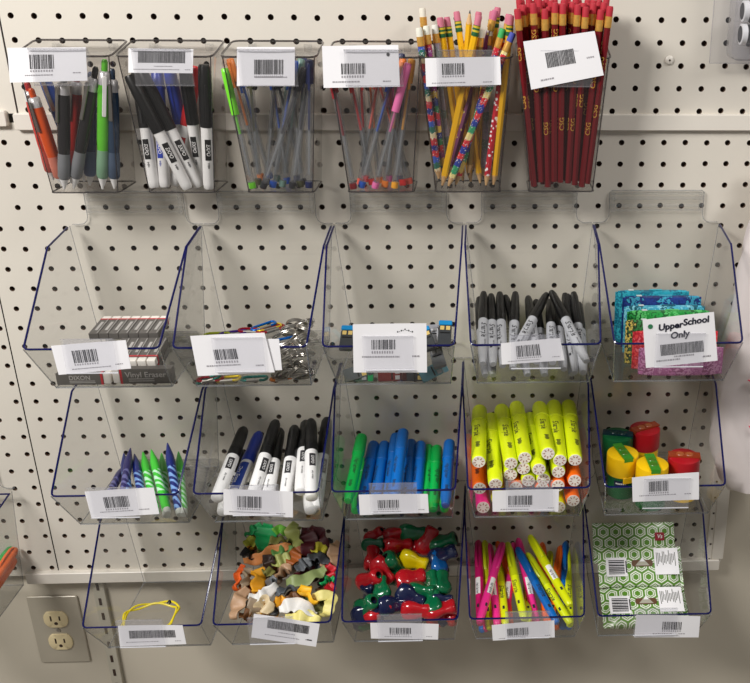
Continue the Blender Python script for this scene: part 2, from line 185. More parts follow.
["permanent_marker","black",[20.601,5.288,-5.371],[-0.0643,-0.9239,0.3773],0.92,"grey permanent marker with black cap, in the lower layer beside the near wall","grey permanent markers with black caps"],
["permanent_marker","black",[24.446,5.288,-5.371],[0.0318,-0.9067,0.4206],0.937,"grey permanent marker with black cap, in the lower layer, cap behind the slanting one","grey permanent markers with black caps"],
["crayon_pen","blue",[4.024,5.2,-12.199],[-0.3774,-0.9205,0.1014],0.999,"blue crayon-shaped pen, first of the two dark blue tips above the tag","crayon-shaped pens with pale swirls"],
["crayon_pen","blue",[4.693,5.2,-12.213],[-0.4012,-0.9106,0.0991],1,"blue crayon-shaped pen, second of the two dark blue tips above the tag","crayon-shaped pens with pale swirls"],
["crayon_pen","violet",[2.882,5.489,-11.846],[-0.1582,-0.9816,-0.1067],0.996,"violet-blue crayon-shaped pen lying aslant behind the upper edge of the tag","crayon-shaped pens with pale swirls"],
["crayon_pen","green",[5.161,5.08,-12.402],[-0.4124,-0.8976,0.1559],0.998,"green crayon-shaped pen with swirled barrel, its tip by the dark blue ones","crayon-shaped pens with pale swirls"],
["crayon_pen","greenb",[5.835,5.469,-12.138],[-0.4224,-0.8842,0.1995],0.968,"green crayon-shaped pen with plain green end, lying in front beside the tag","crayon-shaped pens with pale swirls"],
["crayon_pen","blue",[6.359,5.385,-12.275],[-0.3656,-0.892,0.2657],0.997,"blue crayon-shaped pen with the highest tip, among the green ones","crayon-shaped pens with pale swirls"],
["crayon_pen","green",[6.53,5.378,-12.273],[-0.3216,-0.9373,0.1345],1.0,"green crayon-shaped pen nearest the bin wall","crayon-shaped pens with pale swirls"],
["crayon_pen","violet",[3.603,5.345,-12.34],[-0.2187,-0.9572,0.1894],0.991,"dark violet crayon-shaped pen at the back, pointing away","crayon-shaped pens with pale swirls"],
["crayon_pen","green",[5.689,5.262,-12.402],[-0.3322,-0.9334,0.1356],0.999,"dark green crayon-shaped pen hidden under the highest blue one","crayon-shaped pens with pale swirls"],
["dry_erase_marker","black",[8.331,5.98,-11.096],[0.056,-0.9645,0.258],0.957,"chunky black-capped dry-erase marker, leaning in front, nearest the empty side of the bin","chunky dry-erase markers"],
["dry_erase_marker","blue",[8.646,5.293,-11.95],[0.0878,-0.9586,0.2709],0.999,"chunky white dry-erase marker with blue cap and blue printed label","chunky dry-erase markers"],
["dry_erase_marker","black",[9.669,5.6,-11.71],[0.0951,-0.9012,0.4229],1,"chunky black-capped dry-erase marker, next to the blue-capped one, cap reaching highest in the middle","chunky dry-erase markers"],
["dry_erase_marker","black",[10.359,5.512,-11.861],[-0.0215,-0.9322,0.3613],0.964,"chunky black-capped dry-erase marker, its cap in front of the middle one","chunky dry-erase markers"],
["dry_erase_marker","black",[11.236,5.541,-11.813],[-0.039,-0.9122,0.4078],0.952,"chunky black-capped dry-erase marker, its ribbed cap fourth in the row","chunky dry-erase markers"],
["dry_erase_marker","black",[11.987,5.305,-11.23],[-0.1086,-0.9627,0.2479],0.998,"chunky black-capped dry-erase marker, behind the last front one, print showing on its side","chunky dry-erase markers"],
["dry_erase_marker","black",[12.599,5.918,-11.196],[-0.1388,-0.9147,0.3794],0.966,"chunky black-capped dry-erase marker, last of the front row with ribbed cap","chunky dry-erase markers"],
["dry_erase_marker","black",[12.564,5.04,-12.292],[0.0099,-0.8428,0.5382],0.999,"chunky black-capped dry-erase marker, against the wall shared with the highlighter bin","chunky dry-erase markers"],
["dry_erase_marker","black",[8.272,5.248,-12.292],[-0.0321,-0.9837,0.1767],0.902,"chunky black-capped dry-erase marker, lower down behind the tag","chunky dry-erase markers"],
["dry_erase_marker","black",[12.359,5.248,-12.292],[-0.2352,-0.9588,0.1591],0.925,"chunky black-capped dry-erase marker, lower layer, only its white foot showing","chunky dry-erase markers"],
["tank_highlighter","green",[14.229,5.801,-11.406],[0.0308,-0.9764,0.2137],0.929,"bright green highlighter leaning nearest the empty side, black print along it","blue and green highlighters"],
["tank_highlighter","blue",[14.712,5.427,-12.018],[0.0327,-0.9834,0.1782],0.964,"blue highlighter next to the bright green one","blue and green highlighters"],
["tank_highlighter","blue",[15.336,5.419,-12.031],[0.0164,-0.9837,0.1792],0.963,"blue highlighter with a round dark logo, third in the row","blue and green highlighters"],
["tank_highlighter","blue",[15.931,5.3,-12.042],[0.0107,-0.9695,0.2447],1.0,"blue highlighter just behind the tallest one","blue and green highlighters"],
["tank_highlighter","blue",[16.302,5.706,-11.563],[0.0269,-0.9597,0.2798],0.961,"blue highlighter lying on top, its end reaching highest","blue and green highlighters"],
["tank_highlighter","blue",[16.816,5.296,-12.22],[-0.0152,-0.9801,0.198],0.998,"blue highlighter partly hidden behind the tallest one","blue and green highlighters"],
["tank_highlighter","blue",[17.293,5.334,-12.169],[-0.0106,-0.9778,0.2091],0.946,"blue highlighter above the end of the tag","blue and green highlighters"],
["tank_highlighter","green",[17.741,5.253,-12.302],[-0.0276,-0.9885,0.1487],0.981,"dark green highlighter squeezed beside the brighter green one","blue and green highlighters"],
["tank_highlighter","green",[18.077,5.253,-12.302],[-0.0037,-0.9839,0.1789],0.933,"green highlighter with black print, second from the far wall","blue and green highlighters"],
["tank_highlighter","blue",[18.664,5.458,-11.967],[0.0163,-0.9709,0.239],0.9,"bright blue highlighter against the wall shared with the yellow ones","blue and green highlighters"],
["tank_highlighter","green",[16.05,5.253,-12.302],[-0.1283,-0.9917,0.0125],0.936,"green highlighter at the bottom under the tag","blue and green highlighters"],
["tank_highlighter","green",[17.391,5.253,-12.302],[-0.1082,-0.9941,0.007],0.933,"green highlighter at the bottom, its end beside the end of the tag","blue and green highlighters"],
["tank_highlighter","green",[18.615,5.253,-12.302],[-0.072,-0.9973,-0.0134],0.93,"green highlighter at the bottom under the bright blue one","blue and green highlighters"],
["tank_highlighter","green",[14.424,5.253,-12.302],[-0.0024,-0.9999,0.0167],0.928,"green highlighter at the bottom behind the bright green one","blue and green highlighters"],
["tank_highlighter","blue",[14.638,5.253,-12.302],[0.0529,-0.9985,0.0149],0.929,"blue highlighter at the bottom behind the start of the tag","blue and green highlighters"],
["tank_highlighter","yellow",[20.251,5.6,-9.57],[0.0045,-0.9991,0.0424],1.0,"yellow highlighter lying end on, top layer, outermost next to the blue highlighters","yellow and orange highlighters lying end on"],
["tank_highlighter","yellow",[21.012,6.1,-10.445],[-0.037,-0.9791,0.1998],1.0,"yellow highlighter lying end on, lying lowest and furthest forward of the top ones","yellow and orange highlighters lying end on"],
["tank_highlighter","yellow",[21.729,5.5,-9.733],[-0.0726,-0.9945,0.0758],1.0,"yellow highlighter lying end on, top layer, between the forward one and the next pair","yellow and orange highlighters lying end on"],
["tank_highlighter","yellow",[22.374,5.388,-9.524],[-0.048,-0.9976,0.0499],1.0,"yellow highlighter lying end on, top layer, fourth along, its end high","yellow and orange highlighters lying end on"],
["tank_highlighter","yellow",[23.015,5.7,-9.953],[-0.0449,-0.9983,0.0374],1.0,"yellow highlighter lying end on, slipped down between two higher ones","yellow and orange highlighters lying end on"],
["tank_highlighter","yellow",[23.445,5.398,-9.306],[-0.0269,-0.9996,-0.0034],1.0,"yellow highlighter lying end on, top layer, its end the highest of all","yellow and orange highlighters lying end on"],
["tank_highlighter","yellow",[23.999,5.4,-9.672],[0.0099,-0.9954,0.0952],1.0,"yellow highlighter lying end on, top layer, second from the far wall","yellow and orange highlighters lying end on"],
["tank_highlighter","yellow",[24.711,5.4,-9.665],[0.0168,-0.9957,0.0914],1.0,"yellow highlighter lying end on, top layer, nearest the sharpener bin","yellow and orange highlighters lying end on"],
["tank_highlighter","yellow",[22.32,5.35,-10.109],[-0.03,-0.999,0.0],1.0,"yellow highlighter lying end on, second layer, its end under the fourth top one","yellow and orange highlighters lying end on"],
["tank_highlighter","yellow",[21.714,5.35,-10.417],[-0.03,-0.999,0.0],1.0,"yellow highlighter lying end on, second layer, its end under the third top one","yellow and orange highlighters lying end on"],
["tank_highlighter","yellow",[22.551,5.35,-10.753],[-0.03,-0.999,0.0],1.0,"yellow highlighter lying end on, second layer, its end just left of the slipped-down one","yellow and orange highlighters lying end on"],
["tank_highlighter","yellow",[23.257,5.35,-10.706],[-0.03,-0.999,0.0],1.0,"yellow highlighter lying end on, second layer, its end just right of the slipped-down one","yellow and orange highlighters lying end on"],
["tank_highlighter","yellow",[23.948,5.35,-10.318],[-0.03,-0.999,0.0],1.0,"yellow highlighter lying end on, second layer, second from the far wall","yellow and orange highlighters lying end on"],
["tank_highlighter","orange",[20.276,5.35,-11.134],[-0.03,-0.999,0.0],1.0,"orange highlighter lying end on under the outermost yellow one","yellow and orange highlighters lying end on"],
["tank_highlighter","orange",[24.72,5.35,-10.793],[-0.03,-0.999,0.0],1.0,"orange highlighter lying end on under the last yellow one","yellow and orange highlighters lying end on"],
["tank_highlighter","orange",[24.685,5.3,-11.924],[-0.03,-0.999,0.0],0.99,"orange highlighter lying end on, lowest beside the tag end","yellow and orange highlighters lying end on"],
["tank_highlighter","orange",[21.977,5.35,-11.116],[-0.03,-0.999,0.0],1.0,"orange highlighter lying end on, above the start of the tag","yellow and orange highlighters lying end on"],
["tank_highlighter","orange",[23.203,5.35,-11.19],[-0.03,-0.999,0.0],1.0,"orange highlighter lying end on, above the middle of the tag","yellow and orange highlighters lying end on"],
["tank_highlighter","orange",[23.946,5.35,-11.052],[-0.03,-0.999,0.0],1.0,"orange highlighter lying end on, above the end of the tag","yellow and orange highlighters lying end on"],
["tank_highlighter","pink",[20.431,5.3,-12.209],[-0.03,-0.999,0.0],0.99,"pink highlighter lying end on at the bottom corner","yellow and orange highlighters lying end on"],
["tank_highlighter","yellow",[21.146,5.3,-11.792],[-0.03,-0.999,0.0],0.99,"yellow highlighter lying end on, at the bottom behind the start of the tag","yellow and orange highlighters lying end on"],
["tank_highlighter","yellow",[24.022,5.253,-12.302],[-0.03,-0.999,0.0],0.98,"yellow highlighter lying end on, at the bottom by the end of the tag","yellow and orange highlighters lying end on"],
["tank_highlighter","orange",[22.511,5.3,-11.973],[-0.03,-0.999,0.0],0.99,"orange highlighter lying end on at the bottom behind the tag","yellow and orange highlighters lying end on"],
["pocket_highlighter","pink",[20.187,5.951,-18.357],[0.2511,-0.9268,0.2792],0.945,"pink pocket highlighter lying on top, white label below its darker cap","slim pocket highlighters in bright colours"],
["pocket_highlighter","magenta",[20.227,5.678,-18.752],[-0.0188,-0.9602,0.2785],0.997,"magenta pocket highlighter beside the wall of the grip bin","slim pocket highlighters in bright colours"],
["pocket_highlighter","pink",[21.072,5.643,-18.86],[-0.0731,-0.9632,0.2586],0.987,"pink pocket highlighter under the pink one on top","slim pocket highlighters in bright colours"],
["pocket_highlighter","yellow",[22.391,5.9,-18.315],[-0.1346,-0.9749,0.1775],1.0,"yellow pocket highlighter with black print down its middle","slim pocket highlighters in bright colours"],
["pocket_highlighter","yellow",[21.478,5.636,-18.871],[-0.0681,-0.9788,0.1932],0.97,"yellow pocket highlighter between the pink and the printed yellow ones","slim pocket highlighters in bright colours"],
["pocket_highlighter","blue",[24.037,5.713,-18.745],[-0.3748,-0.8827,0.2833],0.951,"blue pocket highlighter with its clip up, lying aslant","slim pocket highlighters in bright colours"],
["pocket_highlighter","lime",[24.573,6.55,-16.99],[-0.3356,-0.9344,0.1193],1.0,"yellow pocket highlighter on top with white label and looped cap","slim pocket highlighters in bright colours"],
["pocket_highlighter","yellow",[24.726,5.644,-18.858],[-0.4251,-0.8646,0.2677],0.914,"yellow pocket highlighter just under the topmost yellow one","slim pocket highlighters in bright colours"],
["pocket_highlighter","orange",[23.679,5.613,-18.909],[0.1789,-0.9582,0.2234],0.986,"orange pocket highlighter leaning the other way with its clip showing","slim pocket highlighters in bright colours"],
["pocket_highlighter","blue",[24.359,5.282,-19.45],[0.0985,-0.9145,0.3923],0.963,"blue pocket highlighter standing behind the orange one","slim pocket highlighters in bright colours"],
["pocket_highlighter","orange",[21.725,5.294,-19.431],[-0.0631,-0.9876,0.1439],0.895,"orange pocket highlighter glimpsed between two yellow ones","slim pocket highlighters in bright colours"],
["pocket_highlighter","pink",[23.065,5.483,-19.082],[-0.1542,-0.9204,0.3592],0.999,"pink pocket highlighter under the slanting blue one","slim pocket highlighters in bright colours"],
["pocket_highlighter","orange",[22.85,5.147,-19.471],[-0.3298,-0.8559,0.3984],0.999,"orange pocket highlighter at the back, cap behind the top pink one","slim pocket highlighters in bright colours"],
["pocket_highlighter","yellow",[20.688,5.378,-19.293],[-0.0447,-0.9202,0.3889],0.978,"yellow pocket highlighter behind the two pink ones","slim pocket highlighters in bright colours"],
["pocket_highlighter","yellow",[22.588,5.789,-18.467],[0.0327,-0.9788,-0.2022],1.0,"yellow pocket highlighter under the slanting blue one, beside the pink one","slim pocket highlighters in bright colours"],
["pocket_highlighter","orange",[23.513,5.269,-19.471],[0.0127,-0.9201,0.3915],0.955,"orange pocket highlighter behind the two topmost yellow ones","slim pocket highlighters in bright colours"],
["pocket_highlighter","yellow",[24.698,5.476,-19.133],[0.0387,-0.9613,0.2727],0.955,"yellow pocket highlighter against the wall of the tissue bin","slim pocket highlighters in bright colours"],
["pocket_highlighter","blue",[20.3,5.269,-19.471],[0.1144,-0.9934,-0.0117],0.885,"blue pocket highlighter at the bottom corner by the grip bin","slim pocket highlighters in bright colours"],
["pocket_highlighter","pink",[21.418,5.269,-19.471],[0.1214,-0.9108,0.3945],0.965,"pink pocket highlighter deep behind the printed yellow one","slim pocket highlighters in bright colours"],
["pocket_highlighter","orange",[24.062,5.269,-19.471],[-0.1456,-0.92,0.364],0.955,"orange pocket highlighter under the topmost yellow one","slim pocket highlighters in bright colours"],
["pocket_highlighter","magenta",[20.462,5.269,-19.471],[0.14,-0.9529,0.269],0.922,"magenta pocket highlighter beneath the pink one on top","slim pocket highlighters in bright colours"],
["pocket_highlighter","yellow",[23.382,5.269,-19.471],[0.1292,-0.9501,0.2839],0.925,"yellow pocket highlighter deep beside the slanting blue one","slim pocket highlighters in bright colours"],
["pocket_highlighter","blue",[24.664,5.269,-19.471],[0.0453,-0.9411,0.3351],0.934,"blue pocket highlighter at the back by the tissue bin","slim pocket highlighters in bright colours"]]
CAMR = ((0.9990235, -0.0434380, 0.0080736), (0.0082748, 0.3634571, 0.9315742), (0.0434001, 0.9305977, -0.3634616))
AMB = .2
EXPO = 0.0
LIGHTS = [('ceiling_light_left', (-1.25, -1.35, 2.7), (-.25, 0, 1.35), (.8, .35), 56), ('ceiling_light_right', (1.3, -.95, 2.75), (.35, 0, 1.45), (.6, .3), 15)]
# ------------------------------------------------------------------ materials
def lin(c):
    c = c/255.0
    return c/12.92 if c <= .04045 else ((c+.055)/1.055)**2.4
def rgb(h):
    if isinstance(h, str): h = tuple(int(h[i:i+2], 16) for i in (0, 2, 4))
    return (lin(h[0]), lin(h[1]), lin(h[2]), 1)
MATS = {}
def mat(name, c, rough=.45, metal=0, noise=0, scale=60, bump=0, coat=0, alpha=None):
    if name in MATS: return MATS[name]
    m = bpy.data.materials.new(name); m.use_nodes = True
    nt = m.node_tree; b = nt.nodes['Principled BSDF']
    b.inputs['Base Color'].default_value = rgb(c); b.inputs['Roughness'].default_value = rough
    b.inputs['Metallic'].default_value = metal; b.inputs['Coat Weight'].default_value = coat
    if noise or bump:
        tc = nt.nodes.new('ShaderNodeTexCoord'); n = nt.nodes.new('ShaderNodeTexNoise')
        n.inputs['Scale'].default_value = scale; n.inputs['Detail'].default_value = 5
        nt.links.new(tc.outputs['Object'], n.inputs['Vector'])
        if noise:
            r = nt.nodes.new('ShaderNodeValToRGB'); a = rgb(c)
            r.color_ramp.elements[0].color = tuple(x*(1-noise) for x in a[:3])+(1,)
            r.color_ramp.elements[1].color = tuple(min(1, x*(1+noise)) for x in a[:3])+(1,)
            nt.links.new(n.outputs['Fac'], r.inputs['Fac']); nt.links.new(r.outputs['Color'], b.inputs['Base Color'])
        if bump:
            bp = nt.nodes.new('ShaderNodeBump'); bp.inputs['Strength'].default_value = bump; bp.inputs['Distance'].default_value = .002
            nt.links.new(n.outputs['Fac'], bp.inputs['Height']); nt.links.new(bp.outputs['Normal'], b.inputs['Normal'])
    MATS[name] = m; return m
def clear(name, tint, haze=.03, hazecol=(230, 232, 235), gloss=1.0, rough=.03, ior=1.45):
    """thin clear plastic sheet: tinted see-through, fresnel gloss, a little haze"""
    if name in MATS: return MATS[name]
    m = bpy.data.materials.new(name); m.use_nodes = True
    nt = m.node_tree; nt.nodes.remove(nt.nodes['Principled BSDF']); N = nt.nodes.new; L = nt.links.new
    out = nt.nodes['Material Output']
    t = N('ShaderNodeBsdfTransparent'); t.inputs['Color'].default_value = (tint[0], tint[1], tint[2], 1)
    d = N('ShaderNodeBsdfDiffuse'); d.inputs['Color'].default_value = rgb(hazecol)
    g = N('ShaderNodeBsdfGlossy'); g.inputs['Roughness'].default_value = rough
    f = N('ShaderNodeLayerWeight'); f.inputs['Blend'].default_value = .5
    q = N('ShaderNodeMath'); q.operation = 'POWER'; q.inputs[1].default_value = 5
    k = N('ShaderNodeMath'); k.operation = 'MULTIPLY_ADD'; k.inputs[1].default_value = .9*gloss; k.inputs[2].default_value = ((ior-1)/(ior+1))**2*gloss; k.use_clamp = True
    m1 = N('ShaderNodeMixShader'); m1.inputs[0].default_value = haze
    m2 = N('ShaderNodeMixShader')
    L(f.outputs['Facing'], q.inputs[0]); L(q.outputs[0], k.inputs[0]); L(t.outputs[0], m1.inputs[1]); L(d.outputs[0], m1.inputs[2])
    L(k.outputs[0], m2.inputs[0]); L(m1.outputs[0], m2.inputs[1]); L(g.outputs[0], m2.inputs[2]); L(m2.outputs[0], out.inputs[0])
    MATS[name] = m; return m
def banded(name, cols, axis='Z', freq=1.0, noise=.4, rough=.4, dots=None):
    """coloured bands along the object's length, broken up by noise"""
    if name in MATS: return MATS[name]
    m = bpy.data.materials.new(name); m.use_nodes = True
    nt = m.node_tree; b = nt.nodes['Principled BSDF']; N = nt.nodes.new; L = nt.links.new
    b.inputs['Roughness'].default_value = rough
    tc = N('ShaderNodeTexCoord'); sp = N('ShaderNodeSeparateXYZ'); L(tc.outputs['Object'], sp.inputs[0])
    nz = N('ShaderNodeTexNoise'); nz.inputs['Scale'].default_value = 260; L(tc.outputs['Object'], nz.inputs['Vector'])
    mu = N('ShaderNodeMath'); mu.operation = 'MULTIPLY'; mu.inputs[1].default_value = freq/S; L(sp.outputs[axis], mu.inputs[0])
    ad = N('ShaderNodeMath'); ad.operation = 'MULTIPLY_ADD'; ad.inputs[1].default_value = noise; L(nz.outputs['Fac'], ad.inputs[0]); L(mu.outputs[0], ad.inputs[2])
    fr = N('ShaderNodeMath'); fr.operation = 'FRACT'; L(ad.outputs[0], fr.inputs[0])
    r = N('ShaderNodeValToRGB'); r.color_ramp.interpolation = 'CONSTANT'
    n = len(cols)
    while len(r.color_ramp.elements) < n: r.color_ramp.elements.new(.5)
    for i, c in enumerate(cols):
        r.color_ramp.elements[i].position = i/n; r.color_ramp.elements[i].color = rgb(c)
    L(fr.outputs[0], r.inputs['Fac']); last = r.outputs['Color']
    if dots:
        v = N('ShaderNodeTexVoronoi'); v.inputs['Scale'].default_value = dots[1]; L(tc.outputs['Object'], v.inputs['Vector'])
        lt = N('ShaderNodeMath'); lt.operation = 'LESS_THAN'; lt.inputs[1].default_value = dots[2]; L(v.outputs['Distance'], lt.inputs[0])
        mx = N('ShaderNodeMix'); mx.data_type = 'RGBA'; L(lt.outputs[0], mx.inputs['Factor']); L(last, mx.inputs['A']); mx.inputs['B'].default_value = rgb(dots[0]); last = mx.outputs['Result']
    L(last, b.inputs['Base Color']); MATS[name] = m; return m
def swirl(name, base, pale, scale=55):
    if name in MATS: return MATS[name]
    m = bpy.data.materials.new(name); m.use_nodes = True
    nt = m.node_tree; b = nt.nodes['Principled BSDF']; N = nt.nodes.new; L = nt.links.new
    tc = N('ShaderNodeTexCoord'); w = N('ShaderNodeTexWave'); w.bands_direction = 'DIAGONAL'; w.inputs['Scale'].default_value = scale; w.inputs['Distortion'].default_value = 5; w.inputs['Detail Scale'].default_value = 1
    L(tc.outputs['Object'], w.inputs['Vector'])
    r = N('ShaderNodeValToRGB'); r.color_ramp.elements[0].position = .45; r.color_ramp.elements[1].position = .6
    r.color_ramp.elements[0].color = rgb(base); r.color_ramp.elements[1].color = rgb(pale)
    L(w.outputs['Color'], r.inputs['Fac']); L(r.outputs['Color'], b.inputs['Base Color']); b.inputs['Roughness'].default_value = .35
    MATS[name] = m; return m

# ------------------------------------------------------------------ mesh building (inches, local axes x right, y into the wall, z up)
class MB:
    def __init__(s): s.v = []; s.f = []; s.m = []; s.sm = []
    def add(s, vs, fs, m=0, sm=True):
        o = len(s.v); s.v += [tuple(v) for v in vs]
        for f in fs: s.f.append([o+i for i in f]); s.m.append(m); s.sm.append(sm)
        return s
    def poly(s, vs, m=0): return s.add(vs, [list(range(len(vs)))], m, False)
    def box(s, c, d, m=0, rot=None, bev=0):
        x, y, z = (k/2 for k in d); c = Vector(c); vs = []; fs = []
        if bev <= 0:
            vs = [(a, b, e) for a in (-x, x) for b in (-y, y) for e in (-z, z)]
            fs = [(0, 1, 3, 2), (4, 6, 7, 5), (0, 4, 5, 1), (2, 3, 7, 6), (0, 2, 6, 4), (1, 5, 7, 3)]
        else:
            # rounded in the x-z outline, chamfered front and back
            def ring(k, yy):
                r = []
                for i, (sx, sz) in enumerate(((1, 1), (-1, 1), (-1, -1), (1, -1))):
                    for j in range(4):
                        a = math.radians(90*i+30*j); r.append((sx*(x-bev)+(bev-k)*math.cos(a), yy, sz*(z-bev)+(bev-k)*math.sin(a)))
                return r
            k = min(bev*.35, y*.6)
            for yy, kk in ((-y, k), (-y+k, 0), (y-k, 0), (y, k)): vs += ring(kk, yy)
            n = 16; fs = [tuple(reversed(range(n))), tuple(range(3*n, 4*n))]
            fs = [tuple(range(n)), tuple(reversed(range(3*n, 4*n)))]
            for q in range(3): fs += [(q*n+i, (q+1)*n+i, (q+1)*n+(i+1) % n, q*n+(i+1) % n) for i in range(n)]
        if rot is not None: vs = [rot @ Vector(v) for v in vs]
        return s.add([Vector(v)+c for v in vs], fs, m, bev > 0)
    def lathe(s, prof, n=16, m=0, c=(0, 0), lob=None, rot=0):
        o = []; fs = []; k = len(prof)
        for r, z in prof:
            for i in range(n):
                a = 2*math.pi*i/n+rot; q = r*(lob(a, z) if lob else 1); o.append((c[0]+q*math.cos(a), c[1]+q*math.sin(a), z))
        for j in range(k-1): fs += [(j*n+i, j*n+(i+1) % n, (j+1)*n+(i+1) % n, (j+1)*n+i) for i in range(n)]
        if prof[0][0] > 1e-4: fs.append(tuple(reversed(range(n))))
        if prof[-1][0] > 1e-4: fs.append(tuple(range((k-1)*n, k*n)))
        return s.add(o, fs, m)
    def tube(s, pts, r=.05, n=8, m=0, closed=False, sq=(1, 1)):
        pts = [Vector(p) for p in pts]; k = len(pts); o = []; fs = []; nrm = None
        for i, p in enumerate(pts):
            a = pts[(i-1) % k] if closed or i else p; b = pts[(i+1) % k] if closed or i < k-1 else p
            t = (b-a).normalized()
            if nrm is None:
                nrm = t.cross(Vector((0, 0, 1)));
                if nrm.length < .1: nrm = t.cross(Vector((1, 0, 0)))
            nrm = (nrm-t*nrm.dot(t)).normalized(); bn = t.cross(nrm)
            rr = r[i] if isinstance(r, (list, tuple)) else r
            for j in range(n):
                an = 2*math.pi*(j+.5)/n; o.append(p+(nrm*math.cos(an)*sq[0]+bn*math.sin(an)*sq[1])*rr)
        for i in range(k if closed else k-1):
            i2 = (i+1) % k; fs += [(i*n+j, i*n+(j+1) % n, i2*n+(j+1) % n, i2*n+j) for j in range(n)]
        if not closed: fs += [tuple(reversed(range(n))), tuple(range((k-1)*n, k*n))]
        return s.add(o, fs, m)
    def map(s, fn): s.v = [tuple(fn(Vector(v))) for v in s.v]; return s
    def mesh(s, name, mats, sharp=40):
        me = bpy.data.meshes.new(name); me.from_pydata([(a*S, b*S, c*S) for a, b, c in s.v], [], s.f)
        for m in mats: me.materials.append(m)
        me.polygons.foreach_set('material_index', s.m); me.polygons.foreach_set('use_smooth', s.sm); me.update()
        me.set_sharp_from_angle(angle=math.radians(sharp)); return me
def link(name, me, parent=None, loc=None):
    o = bpy.data.objects.new(name, me); col.objects.link(o)
    if parent: o.parent = parent
    if loc is not None: o.location = loc
    return o
def props(o, label=None, cat=None, group=None, kind=None):
    for k, v in (('label', label), ('category', cat), ('group', group), ('kind', kind)):
        if v: o[k] = v
    return o
def thing(name, label, cat, M, group=None):
    o = bpy.data.objects.new(name, None); o.empty_display_size = .01; col.objects.link(o); o.matrix_world = M
    return props(o, label, cat, group)
def at(x, p, z, R=None):
    M = Matrix.Translation(W(x, p, z)); return M @ R.to_4x4() if R else M
def structure(name, mb, mats): return props(link(name, mb.mesh(name, mats)), kind='structure')
def wpt(x, p, z): return Vector((x-XC, -p, z+ZC))   # inches in world axes, for meshes that sit at the world origin

_txt = {}
def text_mesh(s, size=1, shear=0, bold=0):
    k = (s, shear, bold)
    if k not in _txt:
        cu = bpy.data.curves.new('lettering', 'FONT'); cu.body = s; cu.size = 1; cu.shear = shear; cu.offset = bold
        cu.align_x = 'CENTER'; cu.align_y = 'CENTER'; cu.resolution_u = 3
        o = bpy.data.objects.new('lettering', cu); col.objects.link(o)
        dg = bpy.context.evaluated_depsgraph_get(); me = o.evaluated_get(dg).to_mesh()
        _txt[k] = ([tuple(v.co[:2]) for v in me.vertices], [list(p.vertices) for p in me.polygons])
        bpy.data.objects.remove(o); bpy.data.curves.remove(cu)
    v, f = _txt[k]; return [(a*size, b*size) for a, b in v], f
def text_on_barrel(mb, s, size, z, r, m=0, shear=.25, ang=0, bold=.01, flip=1):
    """lettering wrapped round a barrel, reading along its length"""
    v, f = text_mesh(s, size, shear, bold)
    o = []
    for a, b in v:
        th = math.radians(ang-90)-flip*b/r
        o.append((r*math.cos(th)*1.012, r*math.sin(th)*1.012, z+flip*a))
    mb.add(o, f, m, False)
def patch_on_barrel(mb, z0, z1, w, r, m=0, ang=0, n=6):
    o = []; fs = []
    for z in (z0, z1):
        for i in range(n+1):
            th = math.radians(ang-90)+(i/n-.5)*w/r; o.append((r*math.cos(th), r*math.sin(th), z))
    fs = [(i, i+1, n+2+i, n+1+i) for i in range(n)]
    mb.add(o, fs, m)
# ------------------------------------------------------------------ common materials
PAPER = mat('white_paper', (240, 238, 240), .6, noise=.02, scale=30)
INK = mat('black_ink', (38, 36, 40), .6, noise=.1)
GREYINK = mat('grey_ink', (158, 154, 158), .7, noise=.1)
BLACK = mat('black_plastic', (9, 9, 10), .38, noise=.2)
WHITE = mat('white_plastic', (238, 237, 236), .35, noise=.02)
STEEL = mat('steel', (170, 165, 158), .3, .9, noise=.1, scale=90)
GOLD = mat('brass_ferrule', (226, 172, 84), .25, .45, noise=.3, scale=400)
WOOD = mat('pencil_wood', (205, 165, 115), .6, noise=.15, scale=200)
LEAD = mat('graphite', (50, 48, 48), .4, noise=.1)
BINCLEAR = clear('clear_acrylic', (.90, .90, .89), .01, gloss=1.0)
SIDECLEAR = clear('clear_acrylic_side', (.86, .86, .855), .04, gloss=.8, rough=.07)
EDGECLEAR = clear('clear_acrylic_edge', (.72, .73, .74), .15, gloss=1.5, rough=.1)
RAILCLEAR = clear('clear_acrylic_rail', (.985, .985, .985), .025, gloss=1.3, rough=.06, ior=1.6)
NAVY = mat('acrylic_cut_edge', (10, 15, 76), .12, noise=.3, scale=30)
CUPCLEAR = clear('smoky_cup_plastic', (.86, .85, .84), .03, (150, 145, 142), gloss=1.0)
CUPEDGE = clear('smoky_cup_edge', (.45, .43, .43), .25, (95, 90, 90), gloss=1.4, rough=.1)
HOLDER = clear('label_sleeve', (.93, .93, .94), .10, (235, 235, 245), gloss=1.2, rough=.08)

